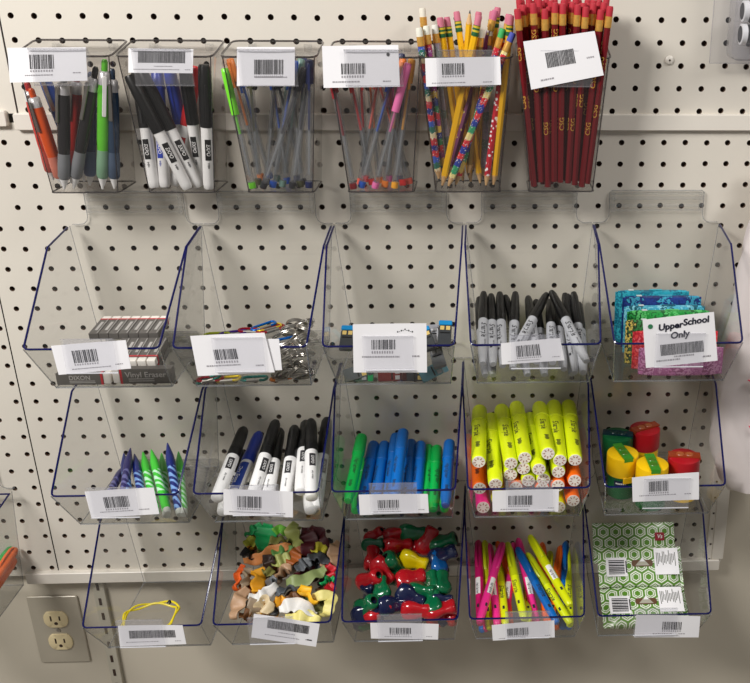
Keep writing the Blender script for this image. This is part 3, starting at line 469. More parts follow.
# ------------------------------------------------------------------ setting
CREAM = mat('painted_pegboard', (212, 205, 193), .5, noise=.03, scale=8, bump=.05)
CREAM2 = mat('painted_metal_ledge', (220, 213, 202), .35, noise=.02, scale=10)
DARKHOLE = mat('hole_dark', (58, 42, 33), .9, noise=.2)  # shade inside holes and slots put into a dark colour, backing sheet too
PLASTER = mat('painted_wall', (196, 187, 170), .7, noise=.05, scale=6, bump=.1)
def pegpanel(name, x0, x1, z0, z1, hx, hz, skip=()):
    mb = MB(); rad = .132
    ring = [(rad*math.cos(math.radians(30*i)), rad*math.sin(math.radians(30*i))) for i in range(12)]
    for ix, x in enumerate(hx):
        for iz, z in enumerate(hz):
            xa, xb = (hx[ix-1]+x)/2 if ix else x0, (hx[ix+1]+x)/2 if ix < len(hx)-1 else x1
            za, zb = (hz[iz-1]+z)/2 if iz else z0, (hz[iz+1]+z)/2 if iz < len(hz)-1 else z1
            cs = [(xb, zb), (xa, zb), (xa, za), (xb, za)]
            jx, jz = rng.uniform(-.02, .02), rng.uniform(-.02, .02)
            vs = [wpt(a, 0, b) for a, b in cs]+[wpt(x+jx+a, 0, z+jz+b) for a, b in ring]+[wpt(x+jx+a, -.22, z+jz+b) for a, b in ring]
            fs = []
            for q in range(4):
                i0 = 4+3*q; fs.append((q, i0, i0+1, i0+2, 4+(3*q+3) % 12)); fs.append((q, 4+(3*q+3) % 12, (q+1) % 4))
            mb.add(vs, fs, 0, False)
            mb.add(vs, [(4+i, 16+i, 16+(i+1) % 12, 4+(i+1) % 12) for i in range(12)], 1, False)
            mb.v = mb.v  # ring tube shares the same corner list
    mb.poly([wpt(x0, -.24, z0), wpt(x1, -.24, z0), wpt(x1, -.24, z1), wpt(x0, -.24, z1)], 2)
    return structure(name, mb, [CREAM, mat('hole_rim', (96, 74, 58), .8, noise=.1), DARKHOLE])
XS = lambda a, b: [k for k in range(a, b)]
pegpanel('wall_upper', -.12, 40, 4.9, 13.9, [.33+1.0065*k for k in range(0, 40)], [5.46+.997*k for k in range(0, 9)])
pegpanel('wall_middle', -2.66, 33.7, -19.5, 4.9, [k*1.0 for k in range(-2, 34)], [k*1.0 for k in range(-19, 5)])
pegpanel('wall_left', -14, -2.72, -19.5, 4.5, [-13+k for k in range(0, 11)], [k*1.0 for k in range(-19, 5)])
b = MB(); b.box(wpt(-7.2, -.15, 9.4), (14, .3, 8.2)); structure('wall_corner', b, [CREAM])
b = MB(); b.box(wpt(16, -.85, -3), (90, .5, 104)); structure('wall_back', b, [PLASTER])
b = MB(); b.box(wpt(20, .1, 4.96), (40.6, .3, .74), bev=.1); b.box(wpt(20, -.05, 4.5), (40.6, .05, .16), 1); structure('trim_1', b, [CREAM2, mat('ledge_shadow', (70, 60, 52), .8, noise=.1)])  # dark strip under the ledge is a painted shadow line
b = MB(); b.box(wpt(-5.6, .1, 5.1), (10, .3, .7), bev=.1); structure('trim_2', b, [CREAM2])
b = MB(); b.box(wpt(14.6, .05, -19.53), (37.9, .5, .66), bev=.08); b.box(wpt(14.6, -.25, -19.93), (37.4, .4, .16), 1); structure('trim_3', b, [CREAM2, mat('ledge_shadow', (70, 60, 52))])  # shadow beneath the bottom ledge drawn as a dark strip
b = MB(); b.box(wpt(33.42, -.05, -13.0), (.66, .5, 12.4), bev=.08); b.box(wpt(32.95, .0, -13.3), (.3, .3, 12.8), bev=.05)
for k in range(12): b.box(wpt(32.98, .155, -8.2-k), (.1, .02, .1), 1)
structure('trim_4', b, [CREAM2, DARKHOLE])
b = MB(); b.box(wpt(-.95, -.47, -27), (.62, .25, 14.2), bev=.06)
for k in range(13):
    b.box(wpt(-.98, -.335, -20.6-k), (.14, .03, .46), 1)
structure('trim_5', b, [mat('slotted_metal', (186, 180, 164), .4, .1, noise=.05), DARKHOLE])
b = MB(); b.poly([(-120, -120, 0), (120, -120, 0), (120, 0.5, 0), (-120, 0.5, 0)]); structure('floor', b, [mat('store_floor', (150, 142, 130), .4, noise=.08, scale=3)])

# white screw plug in the upper board
R0 = Matrix.Identity(3)
t = thing('wall_plug', 'small white round plug stuck in the upper board beside the red pencils', 'wall plug', at(28.99, .02, 7.72))
b = MB(); b.lathe([(.2, 0), (.19, .05), (.13, .09), (.06, .1)], 20); b.map(lambda v: Vector((v.x, -v.z, v.y))); link('flange', b.mesh('flange', [CREAM2]), t)
b = MB(); b.lathe([(.045, .09), (.045, .115)], 12); b.map(lambda v: Vector((v.x, -v.z, v.y))); link('screw', b.mesh('screw', [DARKHOLE]), t)
# power outlet
t = thing('power_outlet', 'ivory double power outlet in a steel plate under the board', 'outlet', at(-3.67, -.6, -23.6))
b = MB(); b.box((0, -.06, 0), (2.78, .12, 4.6), 0, bev=.1); link('cover_plate', b.mesh('cover_plate', [mat('brushed_steel_plate', (178, 170, 154), .35, .15, noise=.05, scale=40)]), t)
IV = mat('ivory_plastic', (226, 208, 165), .4, noise=.03)
for s in (.78, -.78):
    b = MB(); b.lathe([(.68, 0), (.68, .06), (.62, .1), (0, .1)], 28); b.map(lambda v: Vector((max(-.66, min(.66, v.x))*1.0, -v.z-.12, max(-.52, min(.52, v.y)))))
    o = link('receptacle', b.mesh('receptacle', [IV]), t, Vector((0, 0, s*S)))
    for x, h in ((-.24, .34), (.24, .28)):
        b = MB(); b.box((x, -.225, .1), (.08, .02, h)); link('slot', b.mesh('slot', [DARKHOLE]), o)
    b = MB(); b.lathe([(.1, .22), (.1, .235), (0, .235)], 14); b.map(lambda v: Vector((v.x, -v.z, v.y-.24))); link('ground_hole', b.mesh('ground_hole', [DARKHOLE]), o)
b = MB(); b.lathe([(.12, .12), (.1, .17), (0, .18)], 14); b.map(lambda v: Vector((v.x, -v.z, v.y))); link('screw', b.mesh('screw', [STEEL]), t)

# ------------------------------------------------------------------ clear bins
PB = .42
PTAB = .12
def hw(z): 
    if z < -3.42: return 2.48+(z+5.87)/2.45*.25
    if z < -.3: return 2.73+(z+3.42)/3.12*.27
    return 3.0
PT, CH, LP, BF, BB = (PB, 0), (2.85, -.3), (6.94, -3.42), (5.44, -5.87), (PB, -5.87)
def pt(s, q, dx=0): return Vector((s*(hw(q[1])+dx), -q[0], q[1]))
bin_meshes = {}
def bm_(name, fn, mats):
    b = MB(); fn(b); bin_meshes[name] = b.mesh(name, mats)
def side(s):
    def f(b):
        b.poly([pt(s, q) for q in (PT, CH, LP, BF, BB)])
        b.tube([pt(s, LP), pt(s, BF), pt(s, BB)], .03, 6, 1)
        b.tube([pt(s, BB), pt(s, PT)], .02, 6, 1)
    return f
bm_('side_l', side(-1), [SIDECLEAR, EDGECLEAR]); bm_('side_r', side(1), [SIDECLEAR, EDGECLEAR])
def back(b):
    # back sheet with the raised hanging tab, its feet rounded
    tabs = [(-2.25, 1.5), (-2.25, .4)]
    L_ = [(-3.0, 0), (-2.62, 0)]+[(-2.62+.37*math.sin(a), .37*(1-math.cos(a))) for a in (.5, 1.0, 1.57)]+[(-2.25, 1.45), (-2.15, 1.55)]
    Rr = [(-x, z) for x, z in reversed(L_)]
    top = L_+Rr
    b.poly([(-3.0, -PB, 0), (3.0, -PB, 0), (hw(-5.87), -PB, -5.87), (-hw(-5.87), -PB, -5.87)])
    b.poly([(x, -PTAB, z) for x, z in top]); b.poly([(-3.0, -PTAB, 0), (3.0, -PTAB, 0), (3.0, -PB, 0), (-3.0, -PB, 0)])
    b.tube([(x, -PTAB, z) for x, z in top], .022, 6, 1)
bm_('back_panel', back, [BINCLEAR, EDGECLEAR])
def front(b):
    b.poly([pt(-1, LP), pt(1, LP), pt(1, BF), pt(-1, BF)])
    b.tube([pt(-1, BF), pt(1, BF)], .045, 6, 1)
bm_('front_panel', front, [BINCLEAR, EDGECLEAR])
def bottom(b):
    b.poly([pt(-1, BF), pt(1, BF), pt(1, BB), pt(-1, BB)]); b.tube([pt(-1, BB), pt(1, BB)], .03, 6, 1)
bm_('bottom_panel', bottom, [clear('clear_acrylic_floor', (.74, .74, .73), .01), EDGECLEAR])
def rim(b):
    P = []
    for s in (-1, 1):
        q = [pt(s, PT)+Vector((0, -.25, .0)), pt(s, CH), pt(s, LP)]
        a = [q[0], q[1]+(q[0]-q[1]).normalized()*.12, q[1], q[1]+(q[2]-q[1]).normalized()*.12]
        d1 = (q[1]-q[2]).normalized(); d2 = Vector((-s, 0, 0)); r = .22
        c = [q[2]+d1*r, q[2]+d1*r*.45+d2*r*.1, q[2]+d1*r*.1+d2*r*.45, q[2]+d2*r]
        a += c; P.append(a)
    b.tube(P[0]+list(reversed(P[1])), .047, 6, 0)
bm_('rim', rim, [NAVY])
def rail(b):
    for z, r in ((.62, .05), (.85, .08), (1.2, .085), (1.42, .05)):
        b.tube([(-2.2, -.21, z), (2.2, -.21, z)], r, 8)
    for s in (-1, 1):
        b.box((s*2.1, -.2, 1.0), (.18, .16, 1.0), bev=.05)
bm_('hanging_rail', rail, [RAILCLEAR])
def holder(b):
    zt, zb, y = -3.42+.55, -3.42-.98, -7.2
    b.poly([(-1.05, y, zt), (1.05, y, zt), (1.05, y, zb), (-1.05, y, zb)])
    b.tube([(-1.05, y, zb), (1.05, y, zb)], .03, 6, 1); b.tube([(-1.05, y, zt), (1.05, y, zt)], .012, 6, 0)
    b.poly([(-1.05, y, zt), (1.05, y, zt), (1.05, -6.99, zt-.1), (-1.05, -6.99, zt-.1)])
    b.poly([(-1.05, -6.99, zt-.1), (1.05, -6.99, zt-.1), (1.05, -7.0, -3.5), (-1.05, -7.0, -3.5)])
bm_('label_holder', holder, [HOLDER, clear('sleeve_edge', (.8, .8, .82), .5, (240, 240, 245))])
def make_bin(x, z, label, grp='clear plastic bins on the board'):
    t = thing('clear_bin', label, 'bin', at(x, 0, z), grp)
    for n, k in (('back_panel', 'back_panel'), ('side_panel', 'side_l'), ('side_panel', 'side_r'), ('front_panel', 'front_panel'), ('bottom_panel', 'bottom_panel'), ('rim', 'rim'), ('hanging_rail', 'hanging_rail'), ('label_holder', 'label_holder')):
        link(n, bin_meshes[k], t)
    return t
CONT = {'21': 'grey erasers', '22': 'silver rings and coloured clips', '23': 'lead refill cases', '24': 'grey black-capped markers', '25': 'coloured packs tagged Upper School Only',
 '31': 'blue and green crayon-shaped pens', '32': 'chunky white dry-erase markers', '33': 'blue and green highlighters', '34': 'yellow and orange highlighters', '35': 'five round sharpeners',
 '41': 'one yellow cord band', '42': 'rubbery coloured strips', '43': 'glossy pencil grips', '44': 'slim neon highlighters', '45': 'green patterned tissue packs'}
for k, (x, z) in BINS.items(): make_bin(x, z, 'clear open-front bin with navy edges, holding '+CONT[k])
t = make_bin(-6.95, -13.911, 'clear bin mostly out of view beside the outlet, holding orange pens')
b = MB(); b.tube([(-2.98, -.7, 0), (2.98, -.7, 0)], .047, 6); link('back_edge', b.mesh('back_edge', [NAVY]), t)

# ------------------------------------------------------------------ clear cups
CUPX = [3.37, 7.49, 11.74, 16.09, 19.88, 24.02]
def rrect(hx, y0, y1, z0, z1, r=.25, n=4):
    """rounded rectangle in plan, back edge at y1 (height z1), front edge at y0 (height z0)"""
    o = []
    for cx, cy, a0 in ((hx-r, y1-r, 0), (-hx+r, y1-r, 90), (-hx+r, y0+r, 180), (hx-r, y0+r, 270)):
        for j in range(n+1):
            a = math.radians(a0+90*j/n); x, y = cx+r*math.cos(a), cy+r*math.sin(a)
            t = (y-y0)/(y1-y0); o.append(Vector((x, y, z0+(z1-z0)*t)))
    return o
def make_cup(x, label):
    zb, zf, zr = 2.34, 8.03, 8.5
    t = thing('clear_cup', label, 'cup', at(x, 0, 0), 'smoky clear cups hung along the ledge')
    if not hasattr(make_cup, 'm'):
        m = {}
        R1 = rrect(1.97, -2.72, -.5, zf, zr, .3); R2 = rrect(1.44, -2.70, -.5, zb, zb, .2)
        n = len(R1); b = MB(); b.add(R1+R2, [(i, n+i, n+(i+1) % n, (i+1) % n) for i in range(n)], 0); b.poly(R2, 0)
        for i in (2, 7): pass
        b.tube([R2[i] for i in range(n)], .035, 6, 1, closed=True)
        b.tube([R1[12], R2[12]], .025, 6, 1); b.tube([R1[17], R2[17]], .025, 6, 1)
        m['cup_body'] = b.mesh('cup_body', [CUPCLEAR, CUPEDGE])
        b = MB(); b.tube(R1, .045, 6, 0, closed=True); m['rim'] = b.mesh('rim', [CUPEDGE])
        b = MB(); b.tube([(-1.6, -.36, 7.9), (1.6, -.36, 7.9)], .12, 8); b.box((-1.2, -.22, 8.2), (.3, .3, .3)); b.box((1.2, -.22, 8.2), (.3, .3, .3)); m['hanging_rail'] = b.mesh('hanging_rail', [RAILCLEAR])
        b = MB(); y = -2.95; b.poly([(-1.2, y, 8.35), (1.2, y, 8.35), (1.2, y, 6.9), (-1.2, y, 6.9)])
        b.poly([(-1.2, y, 8.35), (1.2, y, 8.35), (1.2, -2.76, 8.1), (-1.2, -2.76, 8.1)]); b.tube([(-1.2, y, 6.9), (1.2, y, 6.9)], .03, 6); b.tube([(-1.2, y, 8.35), (1.2, y, 8.35)], .03, 6)
        m['label_holder'] = b.mesh('label_holder', [clear('cup_sleeve', (.86, .86, .87), .08, (215, 212, 215), gloss=1.3, rough=.06)])
        make_cup.m = m
    for k, me in make_cup.m.items(): link(k, me, t)
for x, l in zip(CUPX, ['colourful click pens', 'slim white dry-erase markers', 'clear stick pens with dark plugs', 'clear stick pens with red and pink plugs', 'yellow and rainbow pencils', 'dark red gold-lettered pencils']):
    make_cup(x, 'smoky clear cup full of '+l)

# ------------------------------------------------------------------ paper tags
# barcode box (u0,u1,v0,v1), dense?, text rows [(u0,u1,v)]
TD = {'c1': (.27, .58, .2, .62, 0, [(.2, .55, .8), (.82, .92, .75)]), 'c2': (.15, .88, .1, .58, 1, [(.08, .78, .85), (.88, .96, .85), (.4, .68, .72)]), 'c3': (.3, .8, .32, .7, 0, [(.32, .85, .77)]),
 'c4': (.24, .56, .42, .68, 0, [(.12, .46, .86), (.78, .88, .86)]), 'c5': (.22, .52, .2, .6, 0, [(.08, .5, .88), (.76, .86, .88)]), 'c6': (.27, .66, .3, .62, 1, [(.15, .32, .85), (.82, .92, .55)]),
 '21': (.25, .58, .22, .65, 0, [(.2, .72, .85), (.8, .9, .8)]), '22': (.27, .58, .36, .62, 0, [(.14, .58, .76), (.78, .88, .8)]), '22b': None, '23': (.25, .57, .32, .52, 0, [(.12, .62, .67), (.8, .88, .66)]),
 '24': (.25, .65, .18, .7, 0, [(.1, .6, .87), (.82, .92, .8)]), '25': (.22, .82, .55, .78, 1, [(.15, .48, .88), (.8, .9, .88), (.4, .66, .82)]), '31': (.24, .6, .25, .66, 0, [(.15, .62, .8), (.72, .85, .78)]),
 '32': (.2, .55, .24, .68, 0, [(.08, .65, .86), (.76, .88, .86)]), '33': (.27, .58, .28, .68, 0, [(.2, .6, .86), (.85, .92, .8)]), '34': (.24, .6, .25, .68, 0, [(.12, .55, .88), (.84, .93, .82)]), '35': (.25, .55, .22, .62, 0, [(.1, .66, .76), (.78, .88, .76)]),
 '41': (.16, .86, .24, .62, 1, [(.1, .56, .8), (.84, .92, .8)]), '42': (.22, .85, .15, .5, 1, [(.2, .72, .78), (.82, .9, .75), (.4, .66, .62)]), '43': (.28, .6, .28, .66, 0, [(.2, .6, .84), (.82, .9, .8)]),
 '44': (.24, .58, .3, .74, 0, [(.1, .5, .88), (.84, .92, .84)]), '45': (.42, .72, .28, .64, 0, [(.28, .56, .82), (.68, .78, .82)])}
TL = {'c1': 'cup of click pens', 'c2': 'cup of slim white markers', 'c3': 'cup of clear pens with dark plugs', 'c4': 'cup of pink and red plugged pens', 'c5': 'cup of yellow and rainbow pencils', 'c6': 'cup of red pencils, tilted'}
for k, v in CONT.items(): TL[k] = 'bin of '+v
TL['25'] = 'bin of coloured packs, handwritten Upper School Only'; TL['41'] = 'bin with the yellow cord band'; TL['35'] = 'bin of round sharpeners'
for k, cs in TAGS.items():
    P = [wpt(*c) for c in cs]; cen = sum(P, Vector())/4; P = [p-cen for p in P]
    def uv(u, v, d=0, P=P):
        a = P[0].lerp(P[1], u); bq = P[3].lerp(P[2], u); q = a.lerp(bq, v)
        q.y += -d+.06*math.sin(math.pi*u)*(1-v)*.5; return q
    b = MB(); n = 8
    for d, m in ((0, 0), (-.015, 0)):
        b.add([uv(i/n, j/4, d) for j in range(5) for i in range(n+1)], [(j*(n+1)+i, j*(n+1)+i+1, (j+1)*(n+1)+i+1, (j+1)*(n+1)+i) for j in range(4) for i in range(n)], m)
    D = TD[k]; r_ = random.Random(sum(map(ord, k)))
    def rect(u0, u1, v0, v1, m):
        st = 3 if u1-u0 > .1 else 1
        for q in range(st):
            a, c = u0+(u1-u0)*q/st, u0+(u1-u0)*(q+1)/st
            b.poly([uv(a, v1, .012), uv(c, v1, .012), uv(c, v0, .012), uv(a, v0, .012)], m)
    if D:
        u0, u1, v0, v1, dense, rows = D; u = u0
        while u < u1-.004:
            w = r_.choice((.006, .008, .012, .018)) if not dense else r_.choice((.007, .009, .011))
            rect(u, min(u+w, u1), v0, v1, 1); u += w+(r_.choice((.006, .009, .014)) if not dense else r_.choice((.006, .008)))
        u = u0
        while u < u1-.02 and not dense: rect(u, u+.018, v1+.03, v1+.085, 2); u += .034
        for a, c, v in rows:
            u = a
            while u < c:
                w = r_.choice((.012, .02, .03)); rect(u, u+w, v-.017, v+.017, 2); u += w+.009
    mats = [PAPER, INK, GREYINK]
    if k == '25':
        mats += [mat('green_sticker', (50, 120, 80), .5, noise=.1), mat('marker_ink', (14, 14, 40), .4, noise=.1)]
        for s, size, cu, cv in (('Upper', .40, .38, .19), ('School', .40, .74, .14), ('Only', .40, .50, .385)):
            v, f = text_mesh(s, size, .12, .03)
            hh = (P[0]-P[3]).length; wv = (P[1]-P[0]).length
            b.add([uv(cu+x/wv, cv-y/hh+(x/wv)*-.06, .02) for x, y in v], f, 4, False)
        b.add([uv(.1+.035*math.cos(a*.5236), .15+.05*math.sin(a*.5236), .02) for a in range(12)], [tuple(reversed(range(12)))], 3, False)
    if k == '42': rect(.84, .92, .72, .77, 1)
    if k == 'c4': b.poly([uv(.86+.022*math.cos(-a*.785), .22+.05*math.sin(-a*.785), .02) for a in range(8)], 1)
    if k == '23':
        for q in range(9): rect(.6+.025*q, .615+.025*q, .1+(.02 if q % 2 else 0)+.012*abs(q-4), .13+.012*abs(q-4), 1)
    o = link('price_tag', b.mesh('price_tag', mats), None, cen*S)
    lab = 'white barcode tag on the front of the '+TL[k] if k != '22b' else 'spare white tag peeking out behind the tag of the silver rings bin'
    props(o, lab, 'price tag', 'white barcode tags')

# ------------------------------------------------------------------ pens, pencils and markers
C_ = {'grey': 'grey', }
PENCOL = {  # grip, barrel
 'grey': ((120, 122, 126), (38, 36, 38)), 'blue': ((96, 112, 146), (40, 56, 96)), 'green': ((120, 158, 128), (96, 190, 50)), 'slate': ((66, 82, 104), (44, 62, 84)),
 'orange': ((206, 120, 100), (224, 84, 24)), 'red': ((170, 60, 50), (176, 40, 30)), 'darkred': ((130, 40, 40), (150, 30, 26)), 'navy': ((60, 80, 140), (40, 70, 150))}
HI = {'green': (0, 178, 74), 'blue': (0, 104, 190), 'yellow': (222, 236, 20), 'orange': (255, 110, 20), 'pink': (255, 50, 150), 'magenta': (214, 20, 110), 'lime': (216, 226, 10)}
PLUG = {'green': (120, 220, 50), 'black': (44, 44, 50), 'blue': (40, 90, 190), 'teal': (110, 140, 130), 'olive': (90, 90, 64), 'navy': (30, 40, 90), 'orange': (250, 140, 60), 'darkred': (140, 34, 40), 'pink': (240, 120, 180), 'amber': (245, 170, 50), 'red': (226, 50, 50), 'coral': (255, 110, 90)}
PMESH = {}
def part(style, c, name, fn, mats, parent_name=None):
    PMESH.setdefault((style, c), []).append((name, parent_name, (lambda b: (fn(b), b.mesh(name, mats))[1])(MB())))
def build_style(style, c):
    if style == 'click_pen':
        g, bl = PENCOL[c]; gm = mat('pen_grip_'+c, g, .5, noise=.08); bm = mat('pen_barrel_'+c, bl, .2, noise=.12)
        part(style, c, 'tip', lambda b: b.lathe([(.03, 0), (.05, .1), (.13, .42), (.15, .5)], 14), [WHITE])
        part(style, c, 'grip', lambda b: b.lathe([(.15, .5), (.2, .62), (.205, 1.2), (.19, 1.75)], 14), [gm])
        part(style, c, 'barrel', lambda b: b.lathe([(.185, 1.75), (.205, 2.2), (.205, 4.3), (.19, 4.55)], 14), [bm])
        part(style, c, 'collar', lambda b: b.lathe([(.19, 4.55), (.18, 5.05), (.12, 5.12)], 14), [mat('pearl_collar', (205, 203, 205), .25, .2)])
        part(style, c, 'clip', lambda b: b.box((0, -.25, 4.1), (.13, .05, 1.7), bev=.05), [WHITE if c in 'green' else STEEL])
        part(style, c, 'clicker', lambda b: b.lathe([(.1, 5.1), (.1, 5.5), (.06, 5.6)], 12), [bm])
    elif style == 'slim_marker':
        cm = {'black': BLACK, 'blue': mat('marker_cap_blue', (34, 60, 170), .3, noise=.1), 'red': mat('marker_cap_red', (190, 24, 30), .3, noise=.1)}[c]
        part(style, c, 'barrel', lambda b: b.lathe([(.15, 0), (.19, .06), (.215, .25), (.22, 2.7), (.2, 3.0)], 18), [WHITE])
        part(style, c, 'cap', lambda b: (b.lathe([(.235, 2.7), (.24, 2.75), (.245, 4.4), (.22, 5.2), (.18, 5.3)], 18), b.box((0, -.27, 3.7), (.1, .06, 1.6), bev=.04)), [cm])
        def pl(b):
            patch_on_barrel(b, 1.3, 2.2, .24, .224, 0); text_on_barrel(b, 'EXPO', .2, 1.75, .226, 1, .2, flip=-1)
            for q in range(5): patch_on_barrel(b, .95+.05*q, .98+.05*q, .05+.02*(q % 3), .224, 0)
        part(style, c, 'printed_label', pl, [cm if c != 'red' else cm, WHITE])
    elif style == 'stick_pen':
        pc = mat('stick_plug_'+c, PLUG[c], .35, noise=.08)
        part(style, c, 'plug', lambda b: b.lathe([(.14, 0), (.155, .03), (.155, .28)], 12), [pc])
        part(style, c, 'barrel', lambda b: b.lathe([(.15, .28), (.15, 3.4), (.15, 5.5)], 6), [clear('clear_pen_barrel', (.86, .87, .87), .10, (200, 200, 205), gloss=1.3, rough=.1)])
        part(style, c, 'ink_tube', lambda b: (b.lathe([(.05, .6), (.05, 2.6)], 8, 1), b.lathe([(.055, 2.6), (.055, 5.3)], 8, 0)), [pc, clear('clear_ink_tube', (.7, .72, .74), .25)])
        part(style, c, 'cap', lambda b: (b.lathe([(.17, 3.5 if c in ('green', 'pink') else 4.6), (.175, 5.2), (.16, 5.55), (.12, 5.6)], 12), b.box((0, -.2, 4.9), (.09, .05, 1.1))), [pc])
    elif style in ('pencil', 'pencil_up'):
        LZ = {'red': 0, 'reda': .5, 'redb': -.6, 'redc': 1.0}
        ck = 'red' if c[:3] == 'red' else c
        body = {'yellow': lambda: mat('yellow_pencil_paint', (232, 176, 20), .3, noise=.06), 'red': lambda: mat('red_pencil_paint', (108, 14, 22), .25, noise=.1),
          'rainbow': lambda: banded('rainbow_paint', ['24307a', 'b8323c', 'd8c9a0', '2f6a5a', '3a58b0', 'c83038'], freq=.55, noise=.25, dots=((235, 225, 225), 420, .22)),
          'rainbowb': lambda: banded('rainbow_paint_b', ['b8323c', '2f7a4a', '303a80', 'd8b850', '8a3a7a'], freq=.6, noise=.3, dots=((225, 225, 235), 420, .22)),
          'rainbowc': lambda: banded('rainbow_paint_c', ['2a3a9a', 'd03038', 'e8d890', '3a9a6a', '28409a', 'd83a40'], freq=.5, noise=.2, dots=((240, 235, 235), 420, .25)),
          'rainbowd': lambda: banded('rainbow_paint_d', ['303a8a', 'c82a3a', 'e0c060', '3a8a5a'], freq=.5, noise=.2, dots=((240, 235, 235), 420, .25)),
          'silver': lambda: banded('silver_paint', ['8a8790', '6f7f78', '9a90a0'], freq=.7, noise=.5, dots=((200, 215, 205), 500, .2)),
          'gold': lambda: mat('gold_pencil_paint', (150, 120, 60), .3, .5, noise=.2), 'purple': lambda: banded('purple_paint', ['6a2a55', '702e5a'], freq=.4, noise=.3, dots=((190, 170, 90), 150, .2)),
          'dots': lambda: banded('red_dot_paint', ['c0182a', 'b8142a'], freq=1, noise=.1, dots=((245, 240, 240), 230, .38))}[ck]()
        er = {'yellow': (196, 110, 130), 'red': (178, 34, 50), 'rainbow': (226, 224, 210), 'rainbowb': (226, 224, 210), 'rainbowc': (70, 80, 170), 'rainbowd': (60, 170, 90), 'silver': (220, 218, 208), 'gold': (222, 216, 200), 'purple': (190, 100, 130), 'dots': (196, 110, 130)}[ck]
        em = mat('eraser_'+ck, er, .7, noise=.08)
        fer = banded('green_ferrule', ['1f5a34', '245f38', 'c8b030', '1f5a34', 'c8b030'], freq=2.4, noise=.05, rough=.3) if c == 'yellow' else GOLD
        if c[:3] == 'red' and c != 'red_':
            part(style, c, 'body', lambda b: b.lathe([(.145, 0), (.145, 6.7)], 6), [body])
            def gl(b):
                for z in (3.2+LZ[c], 5.2+LZ[c]):
                    for a in (0, 120, 240): text_on_barrel(b, 'CSG', .3, z, .147, 0, 0, ang=a, bold=.004)
            part(style, c, 'gold_lettering', gl, [mat('gold_print', (222, 170, 70), .35, .3)])
        else:
            part(style, c, 'body', lambda b: b.lathe([(.145, .55), (.145, 6.7)], 6), [body])
            part(style, c, 'sharpened_tip', lambda b: (b.lathe([(.045, .15), (.145, .6)], 10, 0), b.lathe([(.008, 0), (.045, .15)], 8, 1)), [WOOD, LEAD])
        if style == 'pencil':
            part(style, c, 'ferrule', lambda b: b.lathe([(.15, 6.65), (.158, 6.7), (.15, 6.8), (.158, 6.9), (.15, 7.0), (.155, 7.1)], 14), [fer])
            part(style, c, 'eraser', lambda b: b.lathe([(.142, 7.1), (.142, 7.42), (.12, 7.5)], 14), [em])
    elif style == 'permanent_marker':
        gm = mat('marker_grey', (176, 177, 181), .4, noise=.03)
        part(style, c, 'barrel', lambda b: (b.lathe([(.13, 0), (.15, .02), (.185, .3), (.225, .9), (.235, 1.4), (.235, 3.15)], 20)), [gm])
        def pr(b):
            text_on_barrel(b, 'Sharpie', .36, 2.2, .236, 0, .3, flip=-1, bold=.02); text_on_barrel(b, 'FINE POINT', .09, 1.25, .236, 0, 0, ang=14, flip=-1)
            patch_on_barrel(b, .95, 1.1, .1, .238, 0, ang=-14)
        part(style, c, 'printed_script', pr, [INK])
        part(style, c, 'cap', lambda b: (b.lathe([(.242, 3.1), (.245, 3.2), (.235, 3.9), (.19, 5.1), (.14, 5.36), (.06, 5.4)], 20), b.box((0, -.23, 4.0), (.09, .06, 1.5), bev=.04)), [BLACK])
    elif style == 'crayon_pen':
        ba, pa = {'blue': ((12, 30, 108), (120, 158, 214)), 'violet': ((40, 36, 96), (104, 104, 160)), 'green': ((60, 186, 50), (190, 235, 200)), 'greenb': ((60, 190, 50), (190, 235, 200))}[c]
        solid = mat('crayon_plain_'+c, ba, .35, noise=.06)
        part(style, c, 'end_plug', lambda b: b.lathe([(.14, 0), (.17, .04), (.18, .3)], 14), [mat('clear_end', (205, 208, 200), .3)])
        part(style, c, 'barrel', lambda b: (b.lathe([(.18, .3), (.2, .5), (.2, 1.5)], 16, 1 if c == 'greenb' else 0), b.lathe([(.2, 1.5), (.2, 3.2)], 16, 0)), [swirl('crayon_swirl_'+c, ba, pa), solid])
        part(style, c, 'pointed_cap', lambda b: b.lathe([(.205, 3.2), (.215, 3.5), (.2, 4.0), (.12, 4.5), (.07, 4.8), (.03, 5.0)], 16), [solid])
    elif style == 'dry_erase_marker':
        cm = BLACK if c == 'black' else mat('marker_cap_blue', (34, 60, 170), .3, noise=.1)
        part(style, c, 'barrel', lambda b: b.lathe([(.2, 0), (.27, .05), (.3, .25), (.31, .6), (.31, 2.7), (.27, 2.95)], 24), [WHITE])
        part(style, c, 'cap', lambda b: b.lathe([(.31, 2.8), (.32, 2.85), (.32, 3.2), (.3, 3.22), (.315, 3.3), (.3, 3.34), (.31, 3.42), (.295, 3.46), (.29, 4.3), (.26, 4.7), (.17, 4.88), (0, 4.9)], 24), [cm])
        def pl(b):
            if c == 'blue':
                patch_on_barrel(b, .9, 2.6, .62, .315, 1, n=10); text_on_barrel(b, 'Dry Erase', .26, 1.8, .317, 2, .25, flip=-1)
            else:
                patch_on_barrel(b, 1.75, 2.5, .3, .315, 0, ang=20); text_on_barrel(b, 'EXPO', .2, 2.12, .317, 2, .15, ang=20, flip=-1)
                text_on_barrel(b, 'dry erase', .13, 1.2, .315, 0, .2, ang=20, flip=-1)
        part(style, c, 'printed_label', pl, [INK, mat('label_blue', (30, 62, 150), .4), WHITE])
    elif style == 'tank_highlighter':
        hc = HI[c]; bm = mat('highlighter_'+c, hc, .35, noise=.04); fat = c in ('yellow', 'orange', 'pink'); K = 1.2 if fat else .9
        scale_xy = lambda b: b.map(lambda v: Vector((v.x*K, v.y*K, v.z)))
        cap = mat('highlighter_cap_'+c, tuple(int(x*.93) for x in hc), .4, noise=.05)
